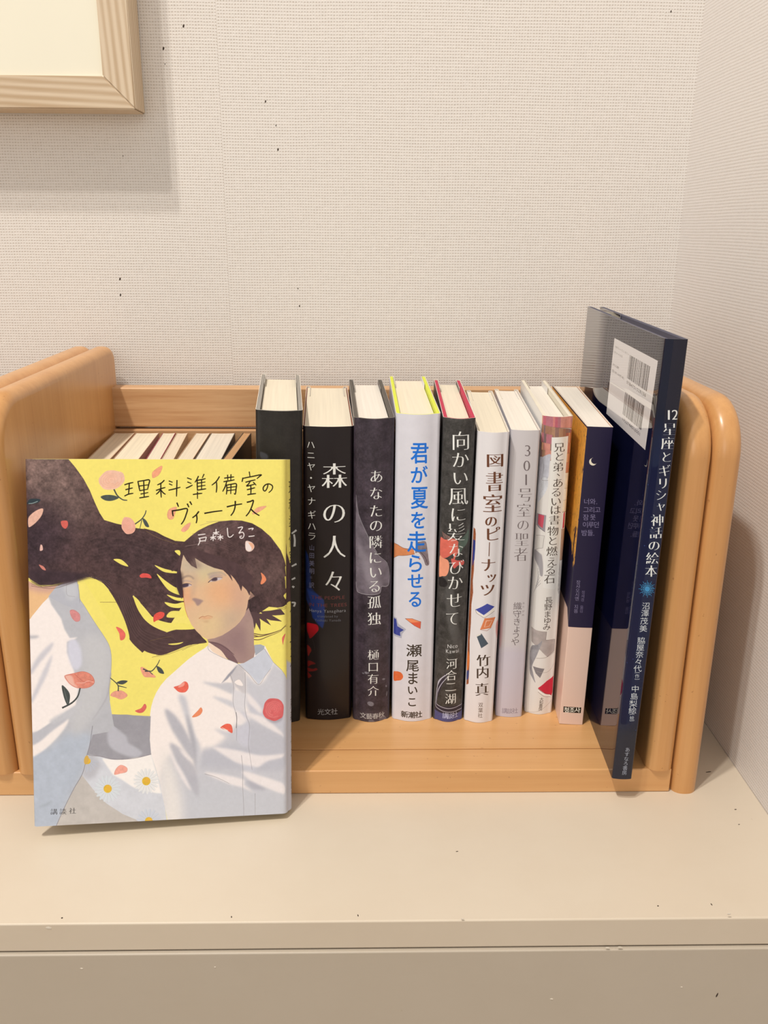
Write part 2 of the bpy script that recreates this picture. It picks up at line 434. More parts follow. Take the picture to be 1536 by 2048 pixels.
class Print:
    def __init__(s, u0, u1, h, res, bg, tomm, seed=1):
        s.u0, s.h, s.res, s.f = u0, h, res, tomm
        s.W = int((u1 - u0) * res); s.H = int(h * res)
        s.a = np.empty((s.H, s.W, 3)); s.a[:] = np.array(bg, float)
        s.seed = seed; s.clip = None
    def px(s, pts):
        o = np.array([s.f(u, v) for u, v in pts])
        return np.stack([(o[:, 0] - s.u0) * s.res, (s.h - o[:, 1]) * s.res], 1)
    def mmpx(s, pts):
        o = np.asarray(pts, float)
        return np.stack([(o[:, 0] - s.u0) * s.res, (s.h - o[:, 1]) * s.res], 1)
    def _edges(s, ed, col, a=1, bl=0, grow=0, thin=0, tex=0, texc=30, col2=None, gdir=None, clip=None, wide=0):
        pad = int(3 * bl + 4 + grow)
        x0 = max(0, int(min(ed[:, 0].min(), ed[:, 2].min())) - pad); x1 = min(s.W, int(max(ed[:, 0].max(), ed[:, 2].max())) + pad + 1)
        y0 = max(0, int(min(ed[:, 1].min(), ed[:, 3].min())) - pad); y1 = min(s.H, int(max(ed[:, 1].max(), ed[:, 3].max())) + pad + 1)
        if x1 <= x0 or y1 <= y0: return None
        m = raster(ed - np.array([x0, y0, x0, y0]), x1 - x0, y1 - y0)
        for _ in range(int(wide)): m = np.maximum(m, shift(m, 1, 0))
        for _ in range(int(thin)): m = np.minimum(m, shift(m, 0, 1))
        for _ in range(int(grow)): m = np.maximum.reduce([m, shift(m, 1, 0), shift(m, 0, 1), shift(m, -1, 0), shift(m, 0, -1)])
        for _ in range(int(-grow)): m = np.minimum.reduce([m, shift(m, 1, 0), shift(m, 0, 1)])
        m = blur(m, bl)
        full = m
        if clip is not None: m = m * clip[y0:y1, x0:x1]
        c = np.empty(m.shape + (3,)); c[:] = np.array(col, float)
        if col2 is not None:
            (ax, ay), (bx, by) = s.px(gdir)
            yy, xx = np.mgrid[y0:y1, x0:x1]
            t = np.clip(((xx - ax) * (bx - ax) + (yy - ay) * (by - ay)) / ((bx - ax) ** 2 + (by - ay) ** 2), 0, 1)[..., None]
            c = c * (1 - t) + np.array(col2, float) * t
        if tex:
            s.seed += 1
            c = c * (1 + tex * fbm(m.shape[0], m.shape[1], texc, s.seed))[..., None]
        mm = (m * a)[..., None]
        s.a[y0:y1, x0:x1] = s.a[y0:y1, x0:x1] * (1 - mm) + c * mm
        return full, x0, y0, x1, y1
    def poly(s, pts, col, smooth=True, keep=False, mm=False, **k):
        P = s.mmpx(pts) if mm else s.px(pts)
        if smooth: P = cr(P)
        Q = np.roll(P, -1, axis=0)
        r = s._edges(np.hstack([P, Q]), col, **k)
        if keep:
            full = np.zeros((s.H, s.W))
            if r: full[r[2]:r[4], r[1]:r[3]] = r[0]
            return full
    def stroke(s, pts, col, w=1.5, w2=None, smooth=True, mm=False, mid=None, **k):
        P = s.mmpx(pts) if mm else s.px(pts)
        if smooth and len(P) > 2: P = cr(P, False)
        if len(P) < 2: return
        sc = s.res * s.mm_per_px
        n = len(P); t = np.linspace(0, 1, n)
        ww = (w if w2 is None else w + (w2 - w) * t) * np.ones(n)
        if mid is not None: ww = ww + (mid - ww) * np.sin(np.pi * t)
        ww = ww * sc / 2
        d = np.gradient(P, axis=0); d /= (np.linalg.norm(d, axis=1)[:, None] + 1e-9)
        nn = np.stack([-d[:, 1], d[:, 0]], 1) * ww[:, None]
        P[0] -= d[0] * ww[0] * .5; P[-1] += d[-1] * ww[-1] * .5
        q = np.vstack([P + nn, (P - nn)[::-1]])
        s._edges(np.hstack([q, np.roll(q, -1, axis=0)]), col, **k)
    mm_per_px = 0.3
    def ell(s, c, rx, ry, ang, col, n=20, wob=0.0, **k):
        rg = np.random.RandomState(int(c[0] * 7 + c[1])); a0 = math.radians(ang)
        pts = []
        for i in range(n):
            a = 2 * math.pi * i / n; q = 1 + wob * (rg.rand() - .5)
            x, y = rx * q * math.cos(a), ry * q * math.sin(a)
            pts.append((c[0] + x * math.cos(a0) - y * math.sin(a0), c[1] + x * math.sin(a0) + y * math.cos(a0)))
        return s.poly(pts, col, **k)
    def ch(s, ch, cx, cy, w, h=None, col=(0, 0, 0), tilt=0.0, **k):
        """one character; centre and em box size"""
        h = h or w
        C, X, Y = s.px([(cx, cy), (cx + w, cy + w * tilt), (cx, cy + h)])
        ex, ey = X - C, Y - C
        t = glyph(ch)
        if not len(t): return
        cjk = ord(ch) > 0x2000
        mx = .5 if cjk else (t[..., 0].min() + t[..., 0].max()) / 2
        my = .38 if cjk else .34
        P = C + (t[..., :1] - mx) * ex - (t[..., 1:] - my) * ey
        e = np.concatenate([np.hstack([P[:, i], P[:, (i + 1) % 3]]) for i in range(3)])
        s._edges(e, col, **k)
    def col_text(s, text, pts, w, h=None, **k):
        """characters down a column; pts gives the centre of the first and last, or of each"""
        n = len(text)
        if len(pts) != n:
            (x0, y0), (x1, y1) = pts
            pts = [(x0 + (x1 - x0) * i / max(1, n - 1), y0 + (y1 - y0) * i / max(1, n - 1)) for i in range(n)]
        for c, (x, y) in zip(text, pts):
            if c != ' ': s.ch(c, x, y, w, h, **k)
    def line_text(s, text, x0, x1, y, h, col, dy=0.0, **k):
        """latin line spread between x0 and x1"""
        adv = []
        for c in text:
            g = glyph(c) if c != ' ' else np.zeros((0, 3, 2))
            adv.append((g[..., 0].max() - g[..., 0].min() + .12) if len(g) else .35)
        tot = sum(adv); x = 0
        for c, a in zip(text, adv):
            t = (x + a / 2) / tot
            if c != ' ': s.ch(c, x0 + (x1 - x0) * t, y + dy * t, (x1 - x0) / tot, h, col=col, **k)
            x += a
    def grain(s, amp, cells, col=None):
        s.seed += 3
        s.a *= (1 + amp * fbm(s.H, s.W, cells, s.seed))[..., None]
    def image(s, name, illum):
        l = lin(np.clip(s.a, 0, 255)) / np.array(illum)
        v = enc(np.maximum(l * s.gain - .006, 0))
        out = np.ones((s.H, s.W, 4), np.float32); out[..., :3] = v[::-1]
        im = bpy.data.images.new(name, s.W, s.H)
        im.pixels.foreach_set(out.ravel()); im.update(); im.pack()
        return im
    gain = 1.0

def print_mat(name, img, rough=0.4, coat=0.0, spec=0.4, coat_rough=0.1):
    m, nt, b = new_mat(name, rough, spec)
    t = nt.nodes.new('ShaderNodeTexImage'); t.image = img; t.extension = 'EXTEND'
    nt.links.new(t.outputs[0], b.inputs['Base Color'])
    b.inputs['Coat Weight'].default_value = coat; b.inputs['Coat Roughness'].default_value = coat_rough
    return m

# ---------------------------------------------------------------- books
M_PAPER = plain('paper_edge', (236, 230, 220), 0.8)
M_PAGE_CREAM = pages_mat('cream_pages', (228, 219, 200))
M_PAGE_WHITE = pages_mat('white_pages', (229, 223, 214))
def wrap(T, D, b_, r, off, flap=0, y_end=None, flare=0.0):
    """plan outline of a cover round the block: list of (x, y, u), mm, x centred, spine to -y side at y~0"""
    h = T / 2 - off
    fl = lambda x, y: x - flare * max(0, y - b_ - r) / D
    ye = D - off if y_end is None else y_end
    half = []
    if flap:
        half += [(-h + 2.9, ye - flap, -(ye + flap)), (-h + 2.9, ye - 2, -(ye + 3)), (-h + 2.2, ye, -ye - 1.5), (-h + 0.8, ye + .2, -ye - .5)]
    half += [(-h, ye - 1.0, -ye + 1), (-h, ye * .66, -ye * .66), (-h, ye * .33, -ye * .33), (-h, b_ + r + 5, -(b_ + r + 5)), (-h, b_ + r + off, -(b_ + r))]
    for i in range(1, 6):
        a = math.pi + i / 6 * math.pi / 2
        half.append((-h + r + r * math.cos(a), b_ + r + off + r * math.sin(a), -(b_ + r) + (2 * r + b_) * i / 6))
    xs = -h + r
    n = 8
    for i in range(n // 2 + 1):
        x = xs + (0 - xs) * i / (n / 2)
        half.append((x, off + b_ * (x / xs) ** 2 if abs(xs) > 1e-6 else off, x + T / 2))
    right = [(-x, y, T - u) for x, y, u in half[:-1]][::-1]
    left = [(fl(x, y), y, u) for x, y, u in half]
    return left + right
def sheet(name, path, th, z0, z1, u0, u1, H, mats, parent, zdrop=None):
    """a sheet bent along path, th thick inwards; outer face carries the print"""
    P = np.array([(x, y) for x, y, u in path]) ; U = [p[2] for p in path]
    d = np.gradient(P, axis=0); d /= np.linalg.norm(d, axis=1)[:, None]
    nrm = np.stack([-d[:, 1], d[:, 0]], 1)
    Q = P + nrm * th
    n = len(P); vs = []
    for A in (P, Q, P):
        for z in (z0, z1):
            vs += [(x / 1000, y / 1000, z / 1000) for x, y in A]
    o4 = 4 * n  # the rims have vertices of their own, so the print stays flat-lit to its edges
    # rows: outer bottom 0, outer top n, inner bottom 2n, inner top 3n
    fs, uv, fm = [], [], []
    tu = lambda u: (u - u0) / (u1 - u0)
    for i in range(n - 1):
        fs.append((i, i + 1, n + i + 1, n + i)); fm.append(0)
        uv += [(tu(U[i]), z0 / H), (tu(U[i + 1]), z0 / H), (tu(U[i + 1]), z1 / H), (tu(U[i]), z1 / H)]
        for q in ((2 * n + i + 1, 2 * n + i, 3 * n + i, 3 * n + i + 1), (o4 + n + i, o4 + n + i + 1, 3 * n + i + 1, 3 * n + i), (o4 + i + 1, o4 + i, 2 * n + i, 2 * n + i + 1)):
            fs.append(q); fm.append(1); uv += [(0, 0)] * 4
    fs.append((o4, o4 + n, 3 * n, 2 * n)); fm.append(1); uv += [(0, 0)] * 4
    fs.append((o4 + n - 1, 3 * n - 1, 4 * n - 1, o4 + 2 * n - 1)); fm.append(1); uv += [(0, 0)] * 4
    o = mesh_obj(name, vs, fs, mats, parent, fmat=fm, uvs=uv)
    for p in o.data.polygons: p.use_smooth = (p.material_index == 0)
    return o
def block(name, T, D, b_, z0, z1, x0, x1, yb, mat, parent, flare=0.0, fo=1.0, xs=None):
    n = 8; pts = []; xs = xs or T / 2
    for i in range(n + 1):
        x = x0 + (x1 - x0) * i / n
        pts.append((x, b_ * min(1.3, (x / xs) ** 2) + fo))
    for i in range(n + 1):
        x = x1 + (x0 - x1) * i / n
        pts.append((x, yb - .8 * (1 - (2 * (x - (x0 + x1) / 2) / (x1 - x0)) ** 2)))
    pts = [(x - (flare * y / D * (.5 - x / T) if flare else 0), y) for x, y in pts]
    m = len(pts)
    vs = [(x / 1000, y / 1000, z0 / 1000) for x, y in pts] + [(x / 1000, y / 1000, z1 / 1000) for x, y in pts]
    fs = [tuple(range(m))[::-1], tuple(range(m, 2 * m))] + [(i, (i + 1) % m, m + (i + 1) % m, m + i) for i in range(m)]
    return mesh_obj(name, vs, fs, mat, parent)
def book_pose(X, Y, yaw, lean, T, z0=ZB):
    return Matrix.Translation((X / 1000, Y / 1000, z0 + .00012 + abs(math.sin(R(lean))) * T / 2000)) @ Matrix.Rotation(R(yaw), 4, 'Z') @ Matrix.Rotation(R(lean), 4, 'Y')
def spine_map(M, T):
    Mi = M.inverted(); o = Mi @ Vector((0, 0, CAM_H)); Rm = Mi.to_3x3()
    def f(u, v):
        d = Rm @ ray(u, v); t = (0.0004 - o.y) / d.y; p = o + d * t
        return (p.x * 1000 + T / 2, p.z * 1000)
    return f
def left_map(M, T, b_=0):
    Mi = M.inverted(); o = Mi @ Vector((0, 0, CAM_H)); Rm = Mi.to_3x3()
    def f(u, v):
        d = Rm @ ray(u, v); t = (-T / 2000 - o.x) / d.x; p = o + d * t
        return (-(p.y * 1000), p.z * 1000)
    return f
ILL = (0.91, 0.82, 0.72)
def make_book(M, T, H, D, label, pr, img_name, hard=True, board=(60, 56, 54), b_=1.2, r=1.6, page=None, drop=3.0, u0=-15, u1=None,
              jmat=None, flap=35, group='books standing in the rack', ill=None, board_h=None, rough=0.42, coat=0.0, spec=.4, name='book', jacket_name='dust_jacket', inner=None, flare=0.0, coat_rough=.1, fwd=.6):
    M = M @ Matrix.Translation((0, -b_ * fwd / 1000, 0))
    root = empty(name, label, 'book', M, group)
    page = page or M_PAGE_CREAM
    u1 = T + 15 if u1 is None else u1
    mt = print_mat(img_name, pr.image(img_name, ill or ILL), rough, coat, spec, coat_rough)
    sheet(jacket_name, wrap(T, D, b_, r, 0, flap, None, flare), 0.28, 0.0, H, u0, u1, H, [mt, inner or M_PAPER], root)
    if hard:
        bmm = plain(img_name + '_board', board, 0.6)
        sheet('case', wrap(T, D, b_, max(.2, r - .40), 0.40, 0, D - 1.2, flare), 1.9, 0.25, H - 0.25, 0, 1, H, [bmm, bmm], root)
        x = T / 2 - 2.75
        block('page_block', T, D, b_, drop, H - drop, -x, x, D - 4.2, page, root, 0, 2.6, T / 2 - r)
    else:
        bmm = plain(img_name + '_case', board, 0.6)
        sheet('case', wrap(T, D, b_, max(.15, r - .36), 0.36, 0, D - .8, flare), 0.35, 0.1, H - 0.3, 0, 1, H, [bmm, bmm], root)
        x = T / 2 - .95
        block('page_block', T, D, b_, drop, H - drop, -x, x, D - 1.6, page, root, flare, 1.1, T / 2 - r)
    return root

# ---- 1 charcoal book, half hidden behind the yellow one
def spine_print(pose, T, H, bg, res=11, seed=1, u0=-15, u1=None):
    M = book_pose(*pose, T)
    p = Print(u0, (T + 15) if u1 is None else u1, H, res, bg, spine_map(M, T), seed)
    p.mm_per_px = 0.305
    return M, p
WH = (232, 226, 214)
T, H = 26.3, 198.8
M, p = spine_print((-55.0, 479.2, 5.0, 1.75), T, H, (42, 38, 35), seed=11)
p.grain(.16, 60); p.grain(.10, 9)
z = Z(500, 730, 6.98)
p.poly(z(80, 600, 130, 680, 130, 1180, 60, 1300, 40, 900), (70, 66, 62), bl=10, a=.5)
p.poly(z(135, 1215, 235, 1240, 245, 1300, 150, 1300), (74, 72, 74), bl=3)
for q in (((584, 1066), (592, 1061)), ((588, 1069), (589.5, 1080), (589, 1092)), ((584, 1131.5), (592, 1128.5)), ((584, 1158), (589.5, 1156)), ((585, 1172), (587.5, 1174)), ((584, 1204), (590, 1206), (588, 1212))):
    p.stroke(q, (205, 203, 198), 3.2, 4.2)
make_book(M, T, H, 130, 'thick charcoal hardcover half hidden behind the yellow book, leftmost standing spine', p, 'charcoal_print', board=(150, 146, 140), page=M_PAGE_CREAM, b_=2.4, r=2.6, rough=.5)

# ---- 2 black novel
T, H = 28.9, 189.1
M, p = spine_print((-24.2, 483.5, 2.9, .73), T, H, (29, 22, 23), seed=21)
z = Z(600, 1120, 6.023)
p.poly(z(30, -120, 90, -60, 120, 60, 135, 330, 200, 400, 285, 470, 297, 560, 292, 740, 272, 815, 215, 765, 150, 690, 110, 560, 40, 480), (24, 40, 84), smooth=False, bl=2, tex=.2)
p.poly(z(60, 340, 200, 400, 285, 470, 297, 560, 292, 740, 272, 815, 215, 765, 150, 690, 130, 500), (28, 54, 122), smooth=False, bl=3, a=.8)
p.poly(z(60, 765, 140, 762, 205, 775, 224, 830, 185, 885, 122, 947, 90, 900, 60, 850), (186, 18, 32), col2=(120, 10, 18), gdir=z(150, 800, 70, 940), bl=1)
p.poly(z(60, 1035, 110, 1042, 137, 1085, 115, 1130, 80, 1160), (128, 36, 32), bl=1)
for q in ((70, 1225, 125, 1215, 187, 1243, 135, 1262, 80, 1290), (70, 1300, 150, 1310, 190, 1295, 210, 1315, 150, 1340, 80, 1345), (70, 1350, 110, 1370, 140, 1395, 120, 1415, 80, 1425)):
    p.poly(z(*q), (112, 26, 24), bl=1)
p.stroke(z(148, 945, 165, 1000, 178, 1080), (52, 46, 44), .7); p.stroke(z(95, 1160, 100, 1215), (52, 46, 44), .6)
p.col_text('ハニヤ・ヤナギハラ', [(621, 889), (621.5, 910), (622, 933), (622, 955.5), (622.3, 976.5), (622.7, 1002), (623, 1029), (623.2, 1052), (623.5, 1072)], 19, 18, col=(214, 208, 196), thin=1)
p.col_text('山田美明', [(623.5, 1095), (623.5, 1142)], 11, 12, col=(118, 116, 140))
p.stroke([(620, 1153.5), (624, 1153.5)], (100, 98, 118), .8); p.stroke([(620, 1156), (624, 1156)], (100, 98, 118), .8)
p.ch('訳', 623, 1170, 11, 12, col=(118, 116, 140))
for c, x, y, w, h in (('森', 668, 949, 54, 55), ('の', 667.5, 1023, 52, 50), ('人', 668, 1091, 50, 50), ('々', 667.5, 1160, 46, 50)):
    p.ch(c, x, y, w, h, col=WH, thin=8, wide=4)
p.line_text('THE PEOPLE', 622, 690, 1194, 9.5, (112, 52, 48)); p.line_text('IN THE TREES', 617, 694, 1209, 9.5, (112, 52, 48))
p.line_text('Hanya Yanagihara', 618, 692, 1220.5, 9, (150, 146, 146)); p.line_text('translated by', 634, 676, 1231, 6.5, (112, 112, 118)); p.line_text('Yoshiaki Yamada', 629, 682, 1239, 7, (112, 112, 118))
p.col_text('光文社', [(641.5, 1422), (655, 1421.6), (668.5, 1421)], 14, 13, col=(170, 166, 160))
make_book(M, T, H, 133.3, 'black paperback novel with large white vertical title and red petals low on its spine', p, 'black_novel_print', hard=False, board=(150, 84, 60), b_=1.6, r=3.0, rough=.4, drop=.9, coat=.15)

# ---- 3 dark purple hardcover
T, H = 23.2, 194.3
M, p = spine_print((3.0, 481.8, 2.3, .41), T, H, (62, 52, 58), seed=31)
p.grain(.30, 60); p.grain(.22, 10)
a, b = Z(480, 720, 3.84), Z(480, 1100, 3.84)
veil = a(868, 1040, 892, 1130, 925, 1225, 965, 1310, 1010, 1400, 1050, 1470) + b(1030, 0, 1080, 50, 1120, 90, 1155, 150, 1170, 200, 1160, 262, 1125, 282, 1085, 275, 1075, 318, 1040, 330, 960, 333, 905, 325, 885, 320, 872, 250) + a(862, 1300)
p.poly(veil, (112, 100, 106), smooth=False, bl=1, tex=.22, texc=40)
p.poly(b(900, -60, 990, 60, 1040, 180, 1080, 260, 1010, 300, 950, 180), (156, 144, 148), bl=14, a=.6)
p.stroke(veil[:12], (150, 142, 142), .8)
p.stroke(b(1170, 200, 1160, 262, 1125, 282, 1085, 275, 1075, 318, 1040, 330, 960, 333, 890, 320, 872, 250), (158, 148, 150), 1.3)
for (x, y, r1, r2) in ((1002, 1167, 26, 17), (1010, 1305, 26, 16), (1102, 1298, 38, 22), (1103, 992, 12, 8), (1130, 1050, 11, 8), (968, 933, 13, 9), (945, 940, 8, 6), (985, 930, 6, 6), (1140, 1110, 6, 20)):
    q = b(x, y)[0]; p.ell(q, r1 / 3.84, r2 / 3.84, 15, (134, 128, 132), a=.8, bl=1, tex=.2, texc=8)
p.poly(b(870, 1250, 1150, 1230, 1150, 1350, 870, 1350), (92, 80, 84), bl=12, a=.4, tex=.3, texc=12)
pts = [(752, 950), (751.5, 984), (751.5, 1019), (751.5, 1048), (751, 1081), (750, 1112), (750.5, 1141), (748.5, 1169), (748, 1201), (748, 1234)]
p.col_text('あなたの隣にいる孤独', pts, 29, 28, col=WH, thin=4, wide=2)
p.col_text('樋口有介', [(746.3, 1306), (746, 1330), (746, 1354), (746, 1378)], 24, 22, col=WH, thin=3, wide=1)
p.col_text('文藝春秋', [(726, 1429), (762.8, 1428.5)], 13.5, 12, col=(200, 194, 186))
make_book(M, T, H, 134.4, 'dusky purple hardcover with pale veil painted on its spine, between black and white books', p, 'purple_print', board=(86, 80, 74), page=M_PAGE_WHITE, b_=3.2, r=3.0, inner=plain('grey_jacket_back', (150, 146, 140)))

# ---- 4 white hardcover, blue title, lime boards
T, H = 25.4, 196.8
M, p = spine_print((28.8, 482.2, .19, .12), T, H, (216, 208, 208), seed=41)
p.grain(.02, 50)
a, b = Z(480, 720, 3.84), Z(480, 1100, 3.84)
p.poly(a(1100, 1416, 1195, 1420, 1260, 1442, 1330, 1440, 1340, 1480, 1250, 1500, 1195, 1510, 1100, 1540), (214, 132, 84), smooth=False, tex=.08)
p.stroke(a(1100, 1416, 1195, 1420, 1260, 1442, 1330, 1440), (120, 72, 48), .7)
p.stroke(a(1340, 1480, 1250, 1500, 1195, 1510, 1100, 1540), (120, 72, 48), .7)
p.poly(a(1352, 1400, 1385, 1385, 1425, 1390, 1438, 1450, 1450, 1540) + b(1452, 80, 1450, 112, 1425, 112, 1405, 60, 1370, 10) + a(1345, 1470), (134, 118, 120), tex=.2, texc=14)
p.stroke(b(1378, 0, 1420, 50, 1440, 105), (92, 76, 80), 1.6)
p.stroke(b(1352, 40, 1380, 60), (196, 112, 78), 2.5)
p.poly(b(1268, 519, 1320, 515, 1388, 541, 1384, 595, 1340, 570), (222, 92, 62), smooth=False); p.poly(b(1268, 519, 1320, 515, 1388, 541, 1310, 546), (236, 138, 92), smooth=False)
p.stroke(b(1268, 519, 1320, 515, 1388, 541, 1384, 595, 1340, 570, 1268, 519), (110, 60, 48), .6, smooth=False)
p.poly(b(1140, 520, 1195, 525, 1218, 570, 1275, 600, 1245, 640, 1240, 675, 1180, 668, 1140, 660), (176, 172, 180), smooth=False)
p.poly(b(1140, 530, 1187, 535, 1205, 588, 1258, 608, 1228, 632, 1232, 660, 1188, 655, 1140, 648), (58, 66, 140), smooth=False, tex=.12)
p.poly(b(1150, 945, 1195, 936, 1235, 938, 1252, 965, 1235, 995, 1190, 1010, 1150, 1005), (222, 106, 58), tex=.08)
p.stroke(b(1172, 740, 1182, 800, 1176, 850), (176, 172, 180), .8)
BL = (24, 108, 200)
for c, x, y, w, h in (('君', 839, 904, 38, 45), ('が', 837.5, 948, 36, 37), ('夏', 838.5, 993, 36, 48), ('を', 836, 1038, 34, 38), ('走', 833, 1081, 40, 44), ('ら', 830, 1124, 36, 40), ('せ', 831, 1159, 34, 33), ('る', 830, 1195, 32, 36)):
    p.ch(c, x, y, w, h, col=BL, grow=2)
INK = (52, 40, 30)
for c, x, y, w, h in (('瀬', 827.7, 1298, 33, 26), ('尾', 825, 1328, 27, 25), ('ま', 825, 1353, 26, 27), ('い', 824.5, 1376.5, 23, 20), ('こ', 823.7, 1400, 22, 21)):
    p.ch(c, x, y, w, h, col=INK, grow=1)
p.col_text('新潮社', [(808.8, 1426), (823, 1426.3), (837, 1426)], 15, 13.5, col=INK, grow=1)
make_book(M, T, H, 137.0, 'white hardcover with bright blue title and lime green boards', p, 'blue_title_print', board=(214, 224, 70), page=M_PAGE_CREAM, b_=3.0, r=2.8, rough=.35, coat=.15)

# ---- 5 dark grey hardcover with magenta boards
T, H = 18.5, 194.6
M, p = spine_print((51.3, 481.4, -1.9, .37), T, H, (66, 62, 58), seed=51)
p.grain(.32, 40); p.grain(.2, 8)
a, b = Z(760, 720, 3.84), Z(760, 1100, 3.84)
p.poly(a(440, 1370, 500, 1378, 560, 1362, 605, 1395, 606, 1450, 585, 1490, 560, 1540) + b(560, 20, 500, 60, 440, 55), (214, 104, 86), tex=.08)
p.poly(a(600, 1390, 650, 1345, 700, 1300, 700, 1380, 640, 1440, 610, 1470), (86, 98, 86), tex=.15, bl=1)
p.poly(b(430, 55, 480, 62, 522, 75, 530, 130, 510, 190, 470, 205, 430, 215), (232, 150, 116), tex=.05)
p.poly(b(545, 58, 590, 70, 642, 80, 640, 112, 600, 108, 565, 130), (208, 92, 82))
p.poly(b(430, 215, 480, 212, 510, 235, 515, 270, 470, 285, 430, 270), (38, 34, 34), tex=.3, texc=6)
for i in range(9): p.stroke(a(470 + i * 8, 1320 + i * 4, 490 + i * 10, 1372), (190, 180, 165) if i % 2 else (214, 104, 86), .5)
p.poly(b(505, 280, 560, 300, 600, 560, 640, 790, 580, 760, 540, 640, 510, 500), (96, 92, 88), bl=6, a=.6)
p.poly(b(515, 930, 480, 970, 440, 1060, 415, 1180, 430, 1300, 700, 1300, 700, 1190, 640, 1195, 560, 1190, 500, 1190, 432, 1180, 470, 1050), (52, 46, 56), bl=1)
p.poly(b(400, 1228, 440, 1240, 560, 1258, 660, 1240, 700, 1230, 700, 1400, 400, 1400), (80, 78, 118), tex=.1, texc=10, smooth=False)
for q in ((512, 945, 470, 985, 440, 1050, 422, 1130, 412, 1195, 470, 1225, 560, 1232, 660, 1222), (528, 950, 480, 1010, 450, 1070, 432, 1140, 430, 1185, 500, 1202, 580, 1202, 660, 1190), (500, 950, 455, 1000, 428, 1080, 412, 1170)):
    p.stroke(b(*q), (186, 178, 184), 1.3)
for c, x, y, w, h in (('向', 921, 879, 40, 42), ('か', 920, 917, 38, 36), ('い', 920, 953, 36, 34), ('風', 916, 990, 42, 40), ('に', 916, 1026, 36, 34), ('髪', 912, 1061, 40, 40), ('な', 911.5, 1097, 34, 32), ('び', 912, 1131, 34, 32), ('か', 909.5, 1162, 34, 32), ('せ', 908.5, 1197, 34, 34), ('て', 904, 1233, 30, 32)):
    p.ch(c, x, y, w, h, col=WH, thin=6, wide=2)
p.line_text('Nico', 894, 915.5, 1289.5, 11, (214, 208, 200)); p.line_text('Kawai', 891, 918, 1299.5, 11, (214, 208, 200))
p.col_text('河合二湖', [(903, 1324), (902, 1347), (901, 1370), (900.7, 1394)], 24, 23, col=WH, thin=3, wide=1)
p.col_text('講談社', [(890, 1428), (900, 1428.4), (910, 1428)], 12.5, 12.5, col=(196, 196, 216))
make_book(M, T, H, 135.3, 'dark grey hardcover with white title and magenta boards showing at the top', p, 'grey_magenta_print', board=(190, 40, 76), page=M_PAGE_CREAM, b_=3.0, r=2.4)

# ---- 6 white library book
T, H = 18.2, 187.0
M, p = spine_print((70.7, 479.9, -3.58, .38), T, H, (224, 214, 208), seed=61)
a, b = Z(760, 720, 3.84), Z(760, 1100, 3.84)
p.poly(a(690, 1290, 722, 1300, 732, 1340, 728, 1440, 720, 1540) + b(716, 60, 716, 160, 702, 240, 712, 330, 690, 420, 690, 560, 676, 700, 684, 850, 676, 1030, 640, 1040, 640, 500), (150, 84, 54), smooth=False, tex=.25, texc=10)
p.poly(a(690, 1380, 726, 1390, 728, 1450, 718, 1540, 690, 1540), (40, 52, 120), smooth=False)
p.poly(b(690, 0, 714, 20, 710, 90, 690, 120), (46, 58, 128)); p.poly(b(640, 780, 680, 820, 672, 900, 640, 930), (214, 116, 60)); p.poly(b(640, 940, 676, 930, 670, 990, 640, 1000), (64, 72, 120))
p.poly(b(905, 560, 960, 560, 960, 700, 905, 640), (190, 70, 60), bl=6, a=.5)
BR = (104, 62, 42)
for c, x, y, w, h in (('図', 989, 919, 38, 30), ('書', 988, 961, 37, 43), ('室', 984.5, 1005, 42, 40), ('の', 981, 1040, 27, 26), ('ピ', 984, 1066, 34, 32), ('ナ', 975.6, 1127, 32, 30), ('ッ', 982, 1151, 26, 24), ('ツ', 974, 1177, 34, 28)):
    p.ch(c, x, y, w, h, col=BR, thin=4, wide=6)
p.stroke([(978.6, 1083), (977.5, 1110)], BR, 1.6)
p.poly(b(735, 462, 795, 497, 880, 440, 880, 468, 798, 512, 740, 480), (232, 220, 204), smooth=False)
p.poly(b(732, 455, 822, 403, 880, 434, 795, 490), (64, 72, 148), smooth=False); p.stroke(b(732, 455, 740, 480, 798, 512, 880, 468), (90, 72, 66), .6, smooth=False)
p.poly(b(802, 514, 888, 517, 852, 592, 768, 602), (216, 124, 78), smooth=False)
p.stroke(b(815, 535, 862, 537, 838, 578, 800, 583, 815, 535), (244, 214, 190), 1.0, smooth=False); p.stroke(b(768, 602, 820, 612, 852, 592), (150, 80, 54), .8, smooth=False)
p.poly(b(738, 648, 778, 632, 830, 712, 776, 744), (72, 82, 92), smooth=False); p.poly(b(738, 648, 770, 633, 776, 640, 742, 660), (220, 210, 196), smooth=False)
for c, x, y, w, h in (('竹', 966, 1318, 29, 25), ('内', 964.5, 1342, 28, 26), ('真', 963, 1376, 29, 28)):
    p.ch(c, x, y, w, h, col=(66, 50, 40), thin=3, wide=4)
p.col_text('双葉社', [(961, 1407), (960.7, 1417.5), (960, 1428)], 10, 10, col=(92, 74, 62))
make_book(M, T, H, 135.7, 'white book with brown title and three tiny painted books on its spine', p, 'library_print', hard=False, board=(232, 224, 214), b_=2.4, r=2.2, drop=.9, page=M_PAGE_CREAM, rough=.35, coat=.1)

